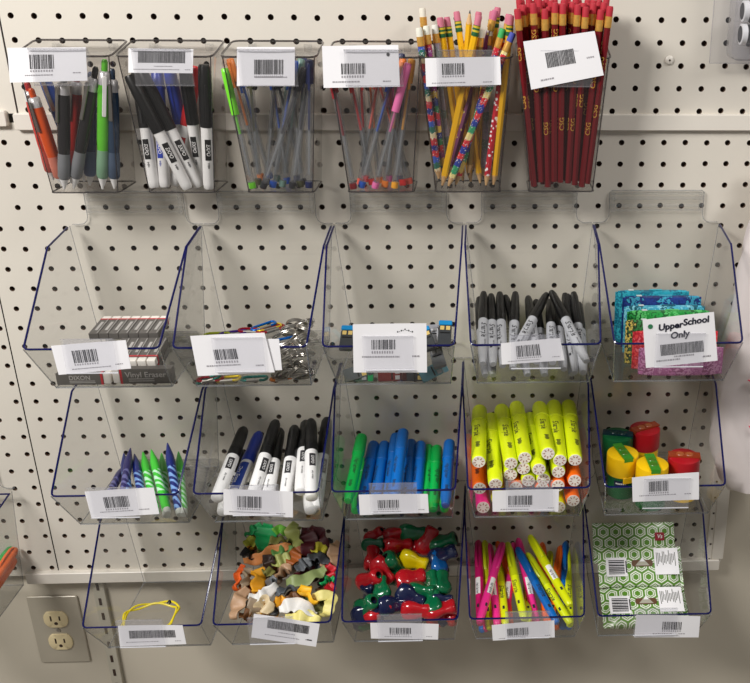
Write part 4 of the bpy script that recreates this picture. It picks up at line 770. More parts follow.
        part(style, c, 'barrel', lambda b: scale_xy(b.lathe([(.24, 0), (.27, .03), (.285, .12), (.29, .4), (.3, 3.35)] if fat else [(.2, 0), (.22, .03), (.23, .3), (.29, .5), (.3, 3.35)], 22)), [bm])
        part(style, c, 'cap', lambda b: scale_xy(b.lathe([(.3, 3.35), (.335, 3.38), (.325, 4.0), (.32, 4.62), (.29, 4.76), (.2, 4.8)], 22)), [cap])
        def pr(b):
            text_on_barrel(b, 'Sharpie' if c in ('yellow', 'orange', 'pink') else 'Highlighter', .34 if c in ('yellow', 'orange', 'pink') else .26, 2.3, .3, 0, .3, flip=-1, bold=.015, ang=rng.choice((-10, 15)))
            for q in range(6): patch_on_barrel(b, .75+.08*q, .8+.08*q, .12+.03*(q % 3), .302, 0)
            scale_xy(b)
        part(style, c, 'printed_script', pr, [INK])
        def ep(b):
            if c in ('yellow', 'orange', 'pink'):
                b.lathe([(.25, -.02), (.25, .04)], 22, 0)
                for q in range(8):
                    a = q*math.pi/4; b.lathe([(.028, -.03), (.028, -.02)], 6, 1, c=(.14*math.cos(a), .14*math.sin(a)))
                    b.lathe([(.02, -.03), (.02, -.02)], 6, 1, c=(.19*math.cos(a), .19*math.sin(a)))
            else:
                b.lathe([(.2, -.02), (.2, .02)], 20, 0); b.lathe([(.12, -.05), (.12, 0)], 16, 1)
            scale_xy(b)
        wht = mat('white_end_plug', (244, 236, 226), .4)
        part(style, c, 'end_plug', ep, [wht, mat('plug_dot', (170, 120, 100), .6)] if c in ('yellow', 'orange', 'pink') else [bm, cap])
    elif style == 'pocket_highlighter':
        hc = HI[c]; bm = mat('pocket_'+c, hc, .35, noise=.04); cap = mat('pocket_cap_'+c, tuple(int(x*.86) for x in hc), .3, noise=.06)
        part(style, c, 'barrel', lambda b: b.lathe([(.1, 0), (.15, .06), (.175, .25), (.19, 1.2), (.19, 3.0)], 18), [bm])
        part(style, c, 'cap', lambda b: b.lathe([(.2, 2.75), (.205, 2.8), (.2, 4.6), (.16, 5.05), (.08, 5.2)], 18), [cap])
        part(style, c, 'clip', lambda b: b.tube([(0, -.17, 5.05), (0, -.27, 4.8), (0, -.3, 4.2), (0, -.27, 3.5), (0, -.21, 3.3)], .055, 8, 0, sq=(1.3, .7)), [cap])
        def pr(b):
            if c in ('pink', 'lime', 'magenta'): patch_on_barrel(b, 1.7, 2.7, .26, .194, 1); z = .19
            text_on_barrel(b, 'Sharpie' if c in ('yellow', 'blue', 'orange') else 'highlighter', .28 if c in ('yellow', 'blue', 'orange') else .16, 2.05, .196, 0, .3, flip=-1, bold=.015)
            patch_on_barrel(b, .9, 1.1, .1, .194, 0)
        part(style, c, 'printed_label', pr, [INK, WHITE])
CATN = {'click_pen': ('click_pen', 'pen'), 'slim_marker': ('dry_erase_marker', 'marker'), 'stick_pen': ('stick_pen', 'pen'), 'pencil': ('pencil', 'pencil'), 'pencil_up': ('pencil', 'pencil'), 'permanent_marker': ('permanent_marker', 'marker'),
 'crayon_pen': ('crayon_pen', 'pen'), 'dry_erase_marker': ('dry_erase_marker', 'marker'), 'tank_highlighter': ('highlighter', 'highlighter'), 'pocket_highlighter': ('highlighter', 'highlighter')}
FRONT = Vector((0, -1, .45)).normalized()
def frame(d, roll=0):
    z = Vector(d).normalized(); y = -(FRONT-z*FRONT.dot(z)).normalized(); x = y.cross(z)
    M = Matrix((x, y, z)).transposed(); return M @ Matrix.Rotation(math.radians(roll), 3, 'Z')
FAT = {'click_pen': 1.25, 'slim_marker': 1.12, 'pocket_highlighter': 1.13}
def make_pen(style, c, A, d, ls, label, group):
    if (style, c) not in PMESH: build_style(style, c)
    name, cat = CATN[style]
    t = thing(name, label, cat, at(*A, frame((d[0], -d[1], d[2]), rng.uniform(-28, 28) if style != 'pencil' else rng.uniform(-60, 60))) @ Matrix.Diagonal((FAT.get(style, 1), FAT.get(style, 1), ls, 1)), group)
    for n, pn, me in PMESH[(style, c)]: link(n, me, t)
for st, c, A, d, ls, lab, grp in PENS: make_pen(st, c, A, d, ls or 1, lab, grp)
# red pencils packed in the last cup
lab = 'dark red pencil with gold lettering, gold ferrule and red eraser, packed in the last cup'
for r in range(6):
    for k in range(9 if r % 2 == 0 else 8):
        x = (-1.2+.3*k)+(0 if r % 2 == 0 else .15); p = 2.42-.28*r
        A = Vector((24.02+x+rng.uniform(-.03, .03), p, 2.44+rng.uniform(0, .06)))
        sx = 1.5+.05*(r == 0)+rng.choice((-.1, 0, .06))
        B = Vector((24.02+x*sx+rng.uniform(-.14, .14), .78+(p-.78)*1.18, A.z+7.4)); A.z += rng.uniform(0, .3)+.05*r
        d = (B-A).normalized(); make_pen('pencil', rng.choice(('red', 'reda', 'redb', 'redc')), A, d, 1, lab, 'dark red pencils in the last cup')
# orange pens in the neighbouring bin
for i, (x, p, z, c, l) in enumerate(((-4.75, 4.6, -18.3, 'orange', 'orange pen in the bin beside the outlet, upper one'), (-4.95, 4.7, -18.9, 'orange', 'orange pen in the bin beside the outlet, lower one'), (-5.4, 4.2, -18.5, 'green', 'green pen in the bin beside the outlet'))):
    make_pen('pocket_highlighter', c, (x, p, z), (.02*i+.05, -.93, .16), .85, l, 'pens in the bin beside the outlet')

# ------------------------------------------------------------------ erasers
EG = mat('eraser_sleeve', (92, 88, 84), .5, noise=.08); ERW = mat('eraser_white', (232, 226, 218), .7, noise=.03); ERR = mat('red_stripe', (190, 40, 50), .5)
def make_eraser(x, p, z, L_, w, h, R, label, txt=None, end=1):
    """box along local x; sleeve with a red stripe and the white end showing"""
    t = thing('eraser', label, 'eraser', at(x, p, z, R), 'grey-sleeved vinyl erasers')
    e = .3
    b = MB(); b.box((-end*e/2, 0, 0), (L_-e, w, h), 0); b.box((end*(L_/2-e-.06), 0, 0), (.1, w+.01, h+.01), 1)
    if txt:
        v, f = text_mesh(txt, .26*h/.5, 0, .015); b.add([(a-end*e/2, -w/2-.012, bb+.1*h) for a, bb in v], f, 2, False)
        for q in range(2): b.poly([(-.6, -w/2-.012, -.2*h-.14*h*q), (.5, -w/2-.012, -.2*h-.14*h*q), (.5, -w/2-.012, -.14*h-.14*h*q), (-.6, -w/2-.012, -.14*h-.14*h*q)], 2)
    else:
        b.box((-end*.15, 0, 0), (L_*.45, w*.3, h+.012), 2); b.box((-end*.15, w*.35, 0), (L_-e-.1, .025, h+.012), 2)
    link('sleeve', b.mesh('sleeve', [EG, ERR, mat('sleeve_print', (176, 172, 168), .6)]), t)
    b = MB(); b.box((end*(L_/2-e/2), 0, 0), (e, w*.94, h*.92), bev=.05); link('rubber', b.mesh('rubber', [ERW]), t)
make_eraser(3.08, 5.1, -5.32, 2.3, .4, .54, R0, 'grey eraser lying lengthwise at the front under the tag', 'DIXON', 1)
make_eraser(5.6, 5.05, -5.24, 2.55, .4, .7, R0, 'grey eraser lying lengthwise at the front, lettered Vinyl Eraser', 'Vinyl Eraser', -1)
def along(z1, z2, dp): # local x towards the viewer
    v = Vector((0, -dp, z2-z1)).normalized(); y = Vector((1, 0, 0)); n = v.cross(y).normalized(); return Matrix((v, y, n)).transposed()
ORD = ['first', 'second', 'third', 'fourth', 'fifth', 'sixth', 'seventh']
for i in range(7):
    make_eraser(2.8+.445*i, 2.1, -4.17, 1.85, .42, .3, along(-3.93, -4.09, 1.8), 'grey eraser in the back row of the stack, %s from the empty side' % ORD[i], None, -1)
for i in range(5):
    make_eraser(4.3+.41*i, 4.02, -4.62, 1.85, .39, .36, along(-4.29, -4.6, 1.8), 'grey eraser in the nearer row of the stack, %s from the tag' % ORD[i], None, 1)
for i in range(5):
    make_eraser(4.3+.41*i, 4.02, -5.02, 1.85, .39, .34, along(-4.29, -4.6, 1.8), 'grey eraser under the nearer row of the stack, %s from the tag' % ORD[i], None, 1)

# ------------------------------------------------------------------ rings, clips, lead cases
def torus(b, R, r, m=0, n=28, sx=1, off=0):
    b.tube([(R*sx*math.cos(2*math.pi*i/n), off, R*math.sin(2*math.pi*i/n)) for i in range(n)], r, 8, m, closed=True)
for i, (x, p, z) in enumerate(((11.5, 4.6, -4.6), (12.3, 4.4, -4.5), (11.9, 3.9, -4.5), (12.5, 5.2, -4.9), (11.7, 5.2, -5.0), (12.0, 4.8, -5.3), (12.6, 3.4, -4.4), (11.3, 4.0, -4.7), (11.6, 5.15, -5.45), (12.3, 5.2, -5.5))):
    RINGS.append([[x, p, z], .4, 'silver ring in the jumble beside the tag, ' + ('just under the large open ring', 'behind the lip by the far wall', 'deep under the large open ring', 'pressed to the front by the far wall', 'pressed to the front by the tag', 'low behind the front panel', 'at the back by the far wall', 'behind the spare tag', 'on the bottom by the tag', 'on the bottom by the far wall')[i]])
for c, r, lab in RINGS:
    E = Matrix.Rotation(rng.uniform(-.5, .5)+(1.25 if r > .5 else rng.uniform(.2, 1.3)), 3, 'X') @ Matrix.Rotation(rng.uniform(-.7, .7), 3, 'Z')
    t = thing('split_ring', lab, 'ring', at(c[0], c[1], c[2]-.1 if c[2] > -5.3 else -5.25, E), 'silver rings in the ring bin')
    b = MB(); torus(b, r, .05); torus(b, r*.99, .05, off=.085); link('coil', b.mesh('coil', [STEEL]), t)
    b = MB(); b.box((r, .04, 0), (.16, .2, .22), bev=.04); link('joint', b.mesh('joint', [STEEL]), t)
CC = {'blue': (0, 100, 190), 'yellow': (220, 190, 40), 'red': (160, 20, 40), 'purple': (70, 40, 130), 'lime': (150, 160, 40), 'teal': (20, 110, 100), 'orange': (220, 120, 30)}
for c, a, bq, lab in CLIPS:
    a, bq = Vector(a), Vector(bq); m_ = (a+bq)/2; d = bq-a; L_ = max(1.1, d.length+.2); d = Vector((d.x, -d.y, d.z)).normalized()
    z = Vector((0, 0, 1)); y = (z-d*z.dot(d)).normalized(); x = d; R = Matrix((x, y, x.cross(y))).transposed()
    t = thing('carabiner_clip', lab, 'clip', at(m_.x, m_.y, max(m_.z-.08, -5.5), R), 'coloured metal clips in the ring bin')
    cm = mat('anodised_'+c, CC[c], .25, .6, noise=.1)
    b = MB(); pts = []
    for i in range(24):
        an = 2*math.pi*i/24; pts.append(((L_/2-.2)*(1 if math.cos(an) > 0 else -1)+.2*math.cos(an), 0, (.2+.05*math.cos(an))*math.sin(an)))
    b.tube(pts, .06, 8, 0, closed=True); link('loop', b.mesh('loop', [cm]), t)
    b = MB(); b.tube([(-L_*.25, 0, .2), (L_*.25, 0, .2)], .07, 8); link('gate', b.mesh('gate', [STEEL]), t)
LC = {'blue': ((58, 60, 62), (20, 130, 190)), 'teal': ((90, 130, 140), (120, 170, 185)), 'white': ((205, 205, 208), (150, 150, 155)), 'grey': ((110, 112, 114), (80, 82, 84)), 'clear': ((96, 100, 100), (70, 74, 74)), 'green': ((80, 88, 84), (30, 140, 80)), 'maroon': ((100, 44, 44), (70, 40, 40))}
TANS = mat('pale_print', (206, 178, 104), .5)
for c, a, bq, lab in CASES:
    a, bq = Vector(a), Vector(bq); d = bq-a; L_ = max(.95, min(d.length+.5, 1.5)); d = Vector((d.x, -d.y, d.z)).normalized()
    L_ = min(L_, 1.25); R = frame(d); m_ = (a+bq)/2; hx = 2.5-abs(d.x)*L_/2-.25; m_.x = min(max(m_.x, 16.581-hx), 16.581+hx); m_.y = min(m_.y, 4.95)
    t = thing('lead_case', lab, 'lead case', at(m_.x, m_.y, max(m_.z, -5.45+abs(d.z)*L_*.35), R), 'pencil lead refill cases')
    g1, g2 = LC[c]
    b = MB(); b.box((0, 0, -.12), (.58, .2, L_-.24), bev=.06); link('body', b.mesh('body', [mat('case_body_'+c, g1, .2, noise=.15)]), t)
    b = MB(); b.box((0, 0, L_/2-.1), (.6, .22, .24), bev=.06); link('cap', b.mesh('cap', [mat('case_cap_'+c, g2, .3, noise=.06)]), t)
    b = MB()
    for sx in (-.13, .13): b.box((sx, -.105, L_/2-.38), (.18, .02, .2))
    b.box((0, -.103, 0), (.44, .015, .06), 1)
    link('printed_label', b.mesh('printed_label', [TANS if c in ('blue', 'clear') else mat('case_print', (150, 150, 150), .5), BLACK]), t)

# ------------------------------------------------------------------ packs in the Upper School bin
def packmat(name, cols, sc): 
    return banded(name, cols, axis='X', freq=sc, noise=1.6, rough=.3)
PK = [('teal', 1.05, 27.0, 30.35, -2.9, ['1e8fa6', '2aa0b4', '156a86', '35aec0'], 'teal patterned pack standing at the very back'), ('navy', 1.72, 27.25, 30.8, -2.95, ['1c2f72', '243c86', '1a2a64', '3fa0bc'], 'dark blue pack with teal blocks, second from the back'),
 ('lightblue', 2.35, 27.25, 30.85, -3.2, ['58b8d0', '3fa3c2', '86cfe0', '1f5f70'], 'light blue pack between the dark blue and green ones'), ('green', 2.98, 27.3, 30.9, -3.2, ['1f8a3a', '2a9a48', '145a2a', '5abf6a'], 'green patterned pack in the middle of the row'),
 ('multi', 3.6, 27.15, 30.95, -3.42, ['2a5a34', 'd8c060', '30402a', '3a8a4a'], 'dark green and yellow pack behind the red one'), ('red', 4.2, 27.4, 31.05, -3.72, ['d02a38', 'e04848', 'b81f30', 'e87078'], 'red pack second from the front'), ('pink', 4.83, 27.6, 31.2, -4.27, ['b06898', 'c880b0', '98587f', 'd49ac0'], 'pink-purple pack nearest the front')]
for n, p, x0, x1, zt, cols, lab in PK:
    zb = -5.6; h = zt-zb; lean = Matrix.Rotation(math.radians(-4), 3, 'X')
    t = thing('pocket_pack', lab, 'pack', at((x0+x1)/2, p+.05, (zt+zb)/2, lean), 'coloured packs in the Upper School bin')
    b = MB(); m = 10; wx = (x1-x0)/2
    rows = []
    for i in range(m+1):
        u = -1+2*i/m; thick = .26*(1-abs(u)**4)+.02
        for j in range(12):
            a = 2*math.pi*j/12; cy = math.copysign(abs(math.cos(a))**.5, math.cos(a)); cz = math.copysign(abs(math.sin(a))**.35, math.sin(a))
            rows.append((u*wx, thick*cy, h/2*cz*(1-.03*abs(u)**6)))
    b.add(rows, [(i*12+j, i*12+(j+1) % 12, (i+1)*12+(j+1) % 12, (i+1)*12+j) for i in range(m) for j in range(12)]+[tuple(range(12)), tuple(range(m*12, m*12+12))])
    link('wrapper', b.mesh('wrapper', [packmat('pack_'+n, cols, .7)]), t)
    b = MB(); b.box((-wx*.62, 0, h/2+.005), (.25, .2, .02)); b.box((wx*.1, 0, h/2+.005), (.6, .16, .02), 1); link('printed_label', b.mesh('printed_label', [mat('pack_white', (215, 225, 225), .4), mat('pack_print_'+n, tuple(int(cols[3][i:i+2], 16) for i in (0, 2, 4)), .4)]), t)
    for s in (-1, 1):
        b = MB(); b.box((s*(wx+.05), 0, 0), (.14, .03, h*.94)); link('crimped_end', b.mesh('crimped_end', [packmat('pack_'+n, cols, .7)]), t)

# ------------------------------------------------------------------ sharpeners
ZF = -6.772-5.87
def sharpener(x, p, base, lid, band, label, rz, zadd=0):
    t = thing('pencil_sharpener', label, 'sharpener', at(x, p, ZF+.04+zadd, Matrix.Rotation(rz, 3, 'Z')), 'round canister sharpeners')
    r = .76
    b = MB(); b.lathe([(r*.9, 0), (r*.95, .04), (r*.96, 1.3)], 36); link('canister', b.mesh('canister', [base]), t)
    b = MB(); b.lathe([(r, 1.2), (r+.015, 1.23), (r+.015, 2.1), (r, 2.2), (r-.06, 2.24), (0, 2.25)], 36); b.box((0, -r-.0, 1.1), (.5, .06, .34), bev=.05); o = link('lid', b.mesh('lid', [lid]), t)
    b = MB(); b.box((0, 0, 2.29), (.46, 1.52, .08)); 
    b.box((0, -r+.01, 2.2), (.44, .05, .16))
    link('hinged_cover', b.mesh('hinged_cover', [band[0]]), t)
    for s in (-.24, .2):
        b = MB(); b.lathe([(.19, 2.33), (.17, 2.36), (.1, 2.35), (0, 2.35)], 18, c=(0, s)); link('pencil_hole', b.mesh('pencil_hole', [band[1]]), t)
    b = MB(); patch_on_barrel(b, .75, 1.05, .7, r*.97, 0, ang=-25, n=8); 
    for q in range(6): patch_on_barrel(b, .86, .94, .06, r*.975, 1, ang=-43+q*7, n=2)
    link('printed_label', b.mesh('printed_label', [mat('navy_print', (24, 36, 64), .4), WHITE]), t)
YL = mat('sharpener_yellow', (250, 200, 10), .35, noise=.03); RD = mat('sharpener_red', (170, 18, 30), .35, noise=.05); GR = mat('sharpener_green', (10, 96, 52), .35, noise=.05)
GB = (mat('cover_green', (60, 140, 40), .25, noise=.05), mat('cover_green_dark', (70, 120, 30), .3)); OB = (mat('cover_amber', (150, 60, 30), .25, noise=.08), mat('cover_amber_dark', (170, 90, 50), .3)); NB = (mat('cover_navy', (16, 50, 60), .3, noise=.06), mat('cover_navy_dark', (20, 60, 60), .3))
sharpener(27.23, 3.55, GR, YL, GB, 'yellow-lidded round sharpener on a green canister, beside the dark green one', .25)
sharpener(28.49, 4.62, GR, YL, GB, 'yellow-lidded round sharpener closest to the tag', .05)
sharpener(30.15, 3.95, YL, RD, OB, 'red-lidded round sharpener in front, behind the end of the tag', 1.45)
sharpener(28.68, 1.3, YL, RD, OB, 'red-lidded round sharpener at the back on a yellow canister', -1.1, .12)
sharpener(27.24, 1.7, GR, GR, NB, 'dark green round sharpener with a navy cover strip', 1.35)

# ------------------------------------------------------------------ yellow cord band
pts = [(2.07, 3.8), (1.98, 3.2), (2.5, 2.74), (3.29, 2.5), (4.12, 2.6), (4.5, 2.95), (4.48, 3.7), (4.3, 4.4), (3.2, 4.8), (2.3, 4.5)]
zf = -13.911-5.87
t = thing('cord_band', 'yellow cord band with a dark knot lying alone in its bin', 'cord band', at(3.2, 3.6, zf+.1), None)
def loop(off, dz):
    o = []; n = len(pts)
    for i in range(n*5):
        k, f = divmod(i, 5); f /= 5
        p0, p1, p2, p3 = (pts[(k+q) % n] for q in (-1, 0, 1, 2))
        c = [.5*((2*p1[a])+(-p0[a]+p2[a])*f+(2*p0[a]-5*p1[a]+4*p2[a]-p3[a])*f*f+(-p0[a]+3*p1[a]-3*p2[a]+p3[a])*f**3) for a in (0, 1)]
        o.append((c[0]-3.2+off, -(c[1]-3.6)+off, dz+.15*math.sin(i*.31+off*20)**2))
    return o
for i, (off, dz) in enumerate(((0, 0), (.1, .06))):
    b = MB(); b.tube(loop(off, dz), .055, 8, 0, closed=True); link('cord', b.mesh('cord', [mat('yellow_cord', (236, 214, 30), .4, noise=.05)]), t)
b = MB(); b.lathe([(.05, -.1), (.13, 0), (.05, .1)], 10); b.map(lambda v: v+Vector((.8, 1.1, .2))); link('knot', b.mesh('knot', [BLACK]), t)

# ------------------------------------------------------------------ rubbery strips
SC = {'green': (10, 150, 80), 'lime': (110, 180, 60), 'yellowgreen': (190, 190, 70), 'paleolive': (170, 176, 100), 'maroon': (74, 10, 22), 'olive': (120, 118, 60), 'black': (20, 18, 18), 'peach': (216, 140, 80), 'midgreen': (90, 140, 70), 'rust': (160, 84, 30),
 'darkbrown': (52, 34, 26), 'tan': (176, 140, 108), 'grey': (92, 96, 100), 'darkgrey': (62, 64, 68), 'sage': (132, 146, 92), 'orange': (236, 96, 20), 'taupe': (140, 122, 100), 'mustard': (226, 158, 30), 'white': (226, 224, 220), 'slate': (84, 90, 96),
 'brown': (104, 66, 34), 'amber': (250, 186, 24), 'cream': (226, 214, 130), 'beige': (208, 188, 150), 'red': (190, 20, 36), 'yellow': (200, 190, 60)}
def spline(P, n):
    P = [Vector(p) for p in P]; Q = [P[0]*2-P[1]]+P+[P[-1]*2-P[-2]]; o = []
    for i in range(n+1):
        t = i/n*(len(P)-1); k = min(int(t), len(P)-2); f = t-k; p0, p1, p2, p3 = Q[k:k+4]
        o.append(.5*((2*p1)+(-p0+p2)*f+(2*p0-5*p1+4*p2-p3)*f*f+(-p0+3*p1-3*p2+p3)*f**3))
    return o
LOWER = ['olive', 'brown', 'darkgrey', 'rust', 'taupe', 'maroon', 'sage', 'mustard', 'grey', 'tan']
extra = []
for i, (c, w, P, tw, lab) in enumerate(STRIPS):
    if i % 3 != 2:
        c2 = LOWER[(i*7) % 10]; k = lab.index('rubbery'); host = lab[:k].strip()+' one '+lab[k:].split(' ', 2)[2]
        words = ('%s rubbery strip half hidden beneath the %s' % ({'darkgrey': 'dark grey', 'rust': 'rust-brown', 'sage': 'sage-green'}.get(c2, c2), host)).split()[:16]
        while words[-1] in ('the', 'a', 'of', 'and', 'to', 'one,', 'over', 'its', 'at', 'in', 'by', 'beside', 'under', 'with'): words.pop()
        a0 = rng.uniform(0, 6.28); q = P[1]; rr = .75
        pts2 = [(q[0]+rr*math.cos(a0)*s+.15*abs(s), q[1]+rr*math.sin(a0)*s*.8+.1, max(q[2]-.62, -19.45)) for s in (-1, 0, 1)]
        pts2 = [(min(max(x, 8.5), 12.4), min(max(p, .95), 5.5), z) for x, p, z in pts2]
        extra.append((c2, w*1.3, pts2, rng.uniform(.2, .9), ' '.join(words)))
for c, w, P, tw, lab in STRIPS+extra:
    w *= 1.25
    r_ = random.Random(lab); n = 18
    P = [Vector((a[0], -a[1], a[2]+.12*(i % 2))) for i, a in enumerate(P)]; cen = sum(P, Vector())/len(P); L = spline([p-cen for p in P], n); ph = r_.uniform(0, 6)
    b = MB(); vs = []; m = 10; base = r_.uniform(-.5, .5)
    for i, q in enumerate(L):
        t_ = (L[min(i+1, n)]-L[max(i-1, 0)]).normalized(); up = Vector((0, -.35, 1)); sd = t_.cross(up).normalized(); up = sd.cross(t_)
        an = base+tw*1.3*math.sin(i/n*4+ph); a = sd*math.cos(an)+up*math.sin(an); u2 = up*math.cos(an)-sd*math.sin(an)
        e = math.sin(math.pi*min(max(i/n, .04), .96))**.35; ww = w/2*e*(1+.12*math.sin(i*1.1+ph)); th = .07*(1+.5*math.sin(i*.9+ph)**2)
        q = q+u2*.1*math.sin(i*.8+ph)
        for j in range(m):
            g = 2*math.pi*j/m; k = math.cos(g); vs.append(q+a*ww*math.copysign(abs(k)**.6, k)+u2*(th*math.sin(g)+.1*w*(k*k)))
    b.add(vs, [(i*m+j, i*m+(j+1) % m, (i+1)*m+(j+1) % m, (i+1)*m+j) for i in range(n) for j in range(m)]+[tuple(reversed(range(m))), tuple(range(n*m, n*m+m))])
    o = link('rubber_strip', b.mesh('rubber_strip', [mat('rubber_'+c, SC[c], .5, noise=.1, scale=120, bump=.25)], 70), None, W(cen.x+0, -cen.y, cen.z))
    props(o, lab, 'rubber strip', 'rubbery strips heaped in one bin')

# ------------------------------------------------------------------ pencil grips
GC = {'red': (176, 22, 32), 'green': (8, 96, 58), 'yellow': (222, 196, 10), 'blue': (10, 84, 150), 'navy': (20, 28, 62)}
gm_ = {}
def grip_mesh(c):
    if c in gm_: return gm_[c]
    L_ = 1.4; prof = [(.15, 0), (.25, 0), (.33, .08), (.4, .32), (.37, .58), (.27, .84), (.26, 1.0), (.31, 1.2), (.3, 1.34), (.24, 1.4), (.15, 1.4)]
    lob = lambda a, z: 1+.17*math.cos(3*a)*math.sin(math.pi*min(1, max(0, z/1.4)))**.6
    b = MB(); n = 24; k = len(prof); o = []
    for r, z in prof:
        for i in range(n):
            a = 2*math.pi*i/n; q = r*(lob(a, z) if r > .15 else 1); o.append((q*math.cos(a), q*math.sin(a), z-.7))
    b.add(o, [(j*n+i, j*n+(i+1) % n, (j+1)*n+(i+1) % n, (j+1)*n+i) for j in range(k-1) for i in range(n)])
    body = b.mesh('grip_body', [mat('grip_'+c, GC[c], .18, noise=.06, coat=.4)], 50)
    b = MB(); o = [(.14*math.cos(2*math.pi*i/16), .14*math.sin(2*math.pi*i/16), z) for z in (-.7, .7) for i in range(16)]
    b.add(o, [(i, 16+i, 16+(i+1) % 16, (i+1) % 16) for i in range(16)]); b.poly([(.139*math.cos(2*math.pi*i/16), .139*math.sin(2*math.pi*i/16), 0) for i in range(16)])
    gm_[c] = (body, b.mesh('hole', [mat('grip_hole', (10, 8, 10), .7)])); return gm_[c]
gextra = []
for i, (c, q, ang, lab) in enumerate(GRIPS):
    if i % 2 == 0 and q[2] > -19 and q[1] < 5.2:
        c2 = ('navy', 'green', 'red', 'green', 'navy')[i//2 % 5]
        gextra.append((c2, [min(max(q[0]+rng.uniform(-.4, .4), 14.7), 18.2), min(max(q[1]+.25, 1.1), 4.9), q[2]-.8], rng.uniform(0, 180), ' '.join(('%s pencil grip in the lower layer, under the %s' % (c2, lab)).split()[:16]).rstrip(',')))
for c, q, ang, lab in GRIPS+gextra:
    a = math.radians(ang); hole = 'hole' in lab
    d = Vector((math.cos(a), (.9 if hole else rng.uniform(-.35, .5)), math.sin(a)*.75))
    if hole: d = Vector((-.25*math.cos(a), .85, .42))
    small = 'small' in lab
    t = thing('pencil_grip', lab, 'pencil grip', at(min(max(q[0], 14.62), 18.28), min(max(q[1], 1.0), 5.2), max(q[2]-.15, -18.9), frame(d, rng.uniform(0, 120))) @ Matrix.Diagonal(((.85,)*3 if small else ((1.15, 1.15, .9) if hole else (1.24, 1.24, 1.08)))+(1,)), 'glossy pencil grips heaped in one bin')
    body, hl = grip_mesh(c); link('grip_body', body, t); link('hole', hl, t)

# ------------------------------------------------------------------ tissue packs
def hexmat():
    m = bpy.data.materials.new('hexagon_print'); m.use_nodes = True; nt = m.node_tree; b = nt.nodes['Principled BSDF']; N = nt.nodes.new; L = nt.links.new
    tc = N('ShaderNodeTexCoord'); sp = N('ShaderNodeSeparateXYZ'); L(tc.outputs['Object'], sp.inputs[0])
    def M(op, a, b_=None, c=None):
        n = N('ShaderNodeMath'); n.operation = op
        for i, q in enumerate((a, b_, c)):
            if q is None: continue
            if isinstance(q, (int, float)): n.inputs[i].default_value = q
            else: L(q, n.inputs[i])
        return n.outputs[0]
    sc = 1/(.66*S)
    x = M('MULTIPLY', sp.outputs['X'], sc); y = M('MULTIPLY', sp.outputs['Z'], sc)
    H = 1.7320508
    def cell(ox, oy):
        a = M('SUBTRACT', M('FLOORED_MODULO', M('ADD', x, ox), 1.0), .5); c = M('SUBTRACT', M('FLOORED_MODULO', M('ADD', y, oy), H), H/2)
        a = M('ABSOLUTE', a); c = M('ABSOLUTE', c)
        return M('MAXIMUM', M('ADD', M('MULTIPLY', a, .5), M('MULTIPLY', c, H/2)), a)
    d = M('MINIMUM', cell(0, 0), cell(.5, H/2))
    r = N('ShaderNodeValToRGB'); r.color_ramp.interpolation = 'CONSTANT'; e = r.color_ramp.elements
    G, Wt = rgb((92, 140, 44)), rgb((232, 236, 222))
    st = [(0, G), (.2, Wt), (.27, G), (.33, Wt), (.42, G)]
    while len(e) < len(st): e.new(.5)
    for i, (p, c_) in enumerate(st): e[i].position = p; e[i].color = c_
    L(d, r.inputs['Fac']); L(r.outputs['Color'], b.inputs['Base Color']); b.inputs['Roughness'].default_value = .3; return m
HEX = hexmat()
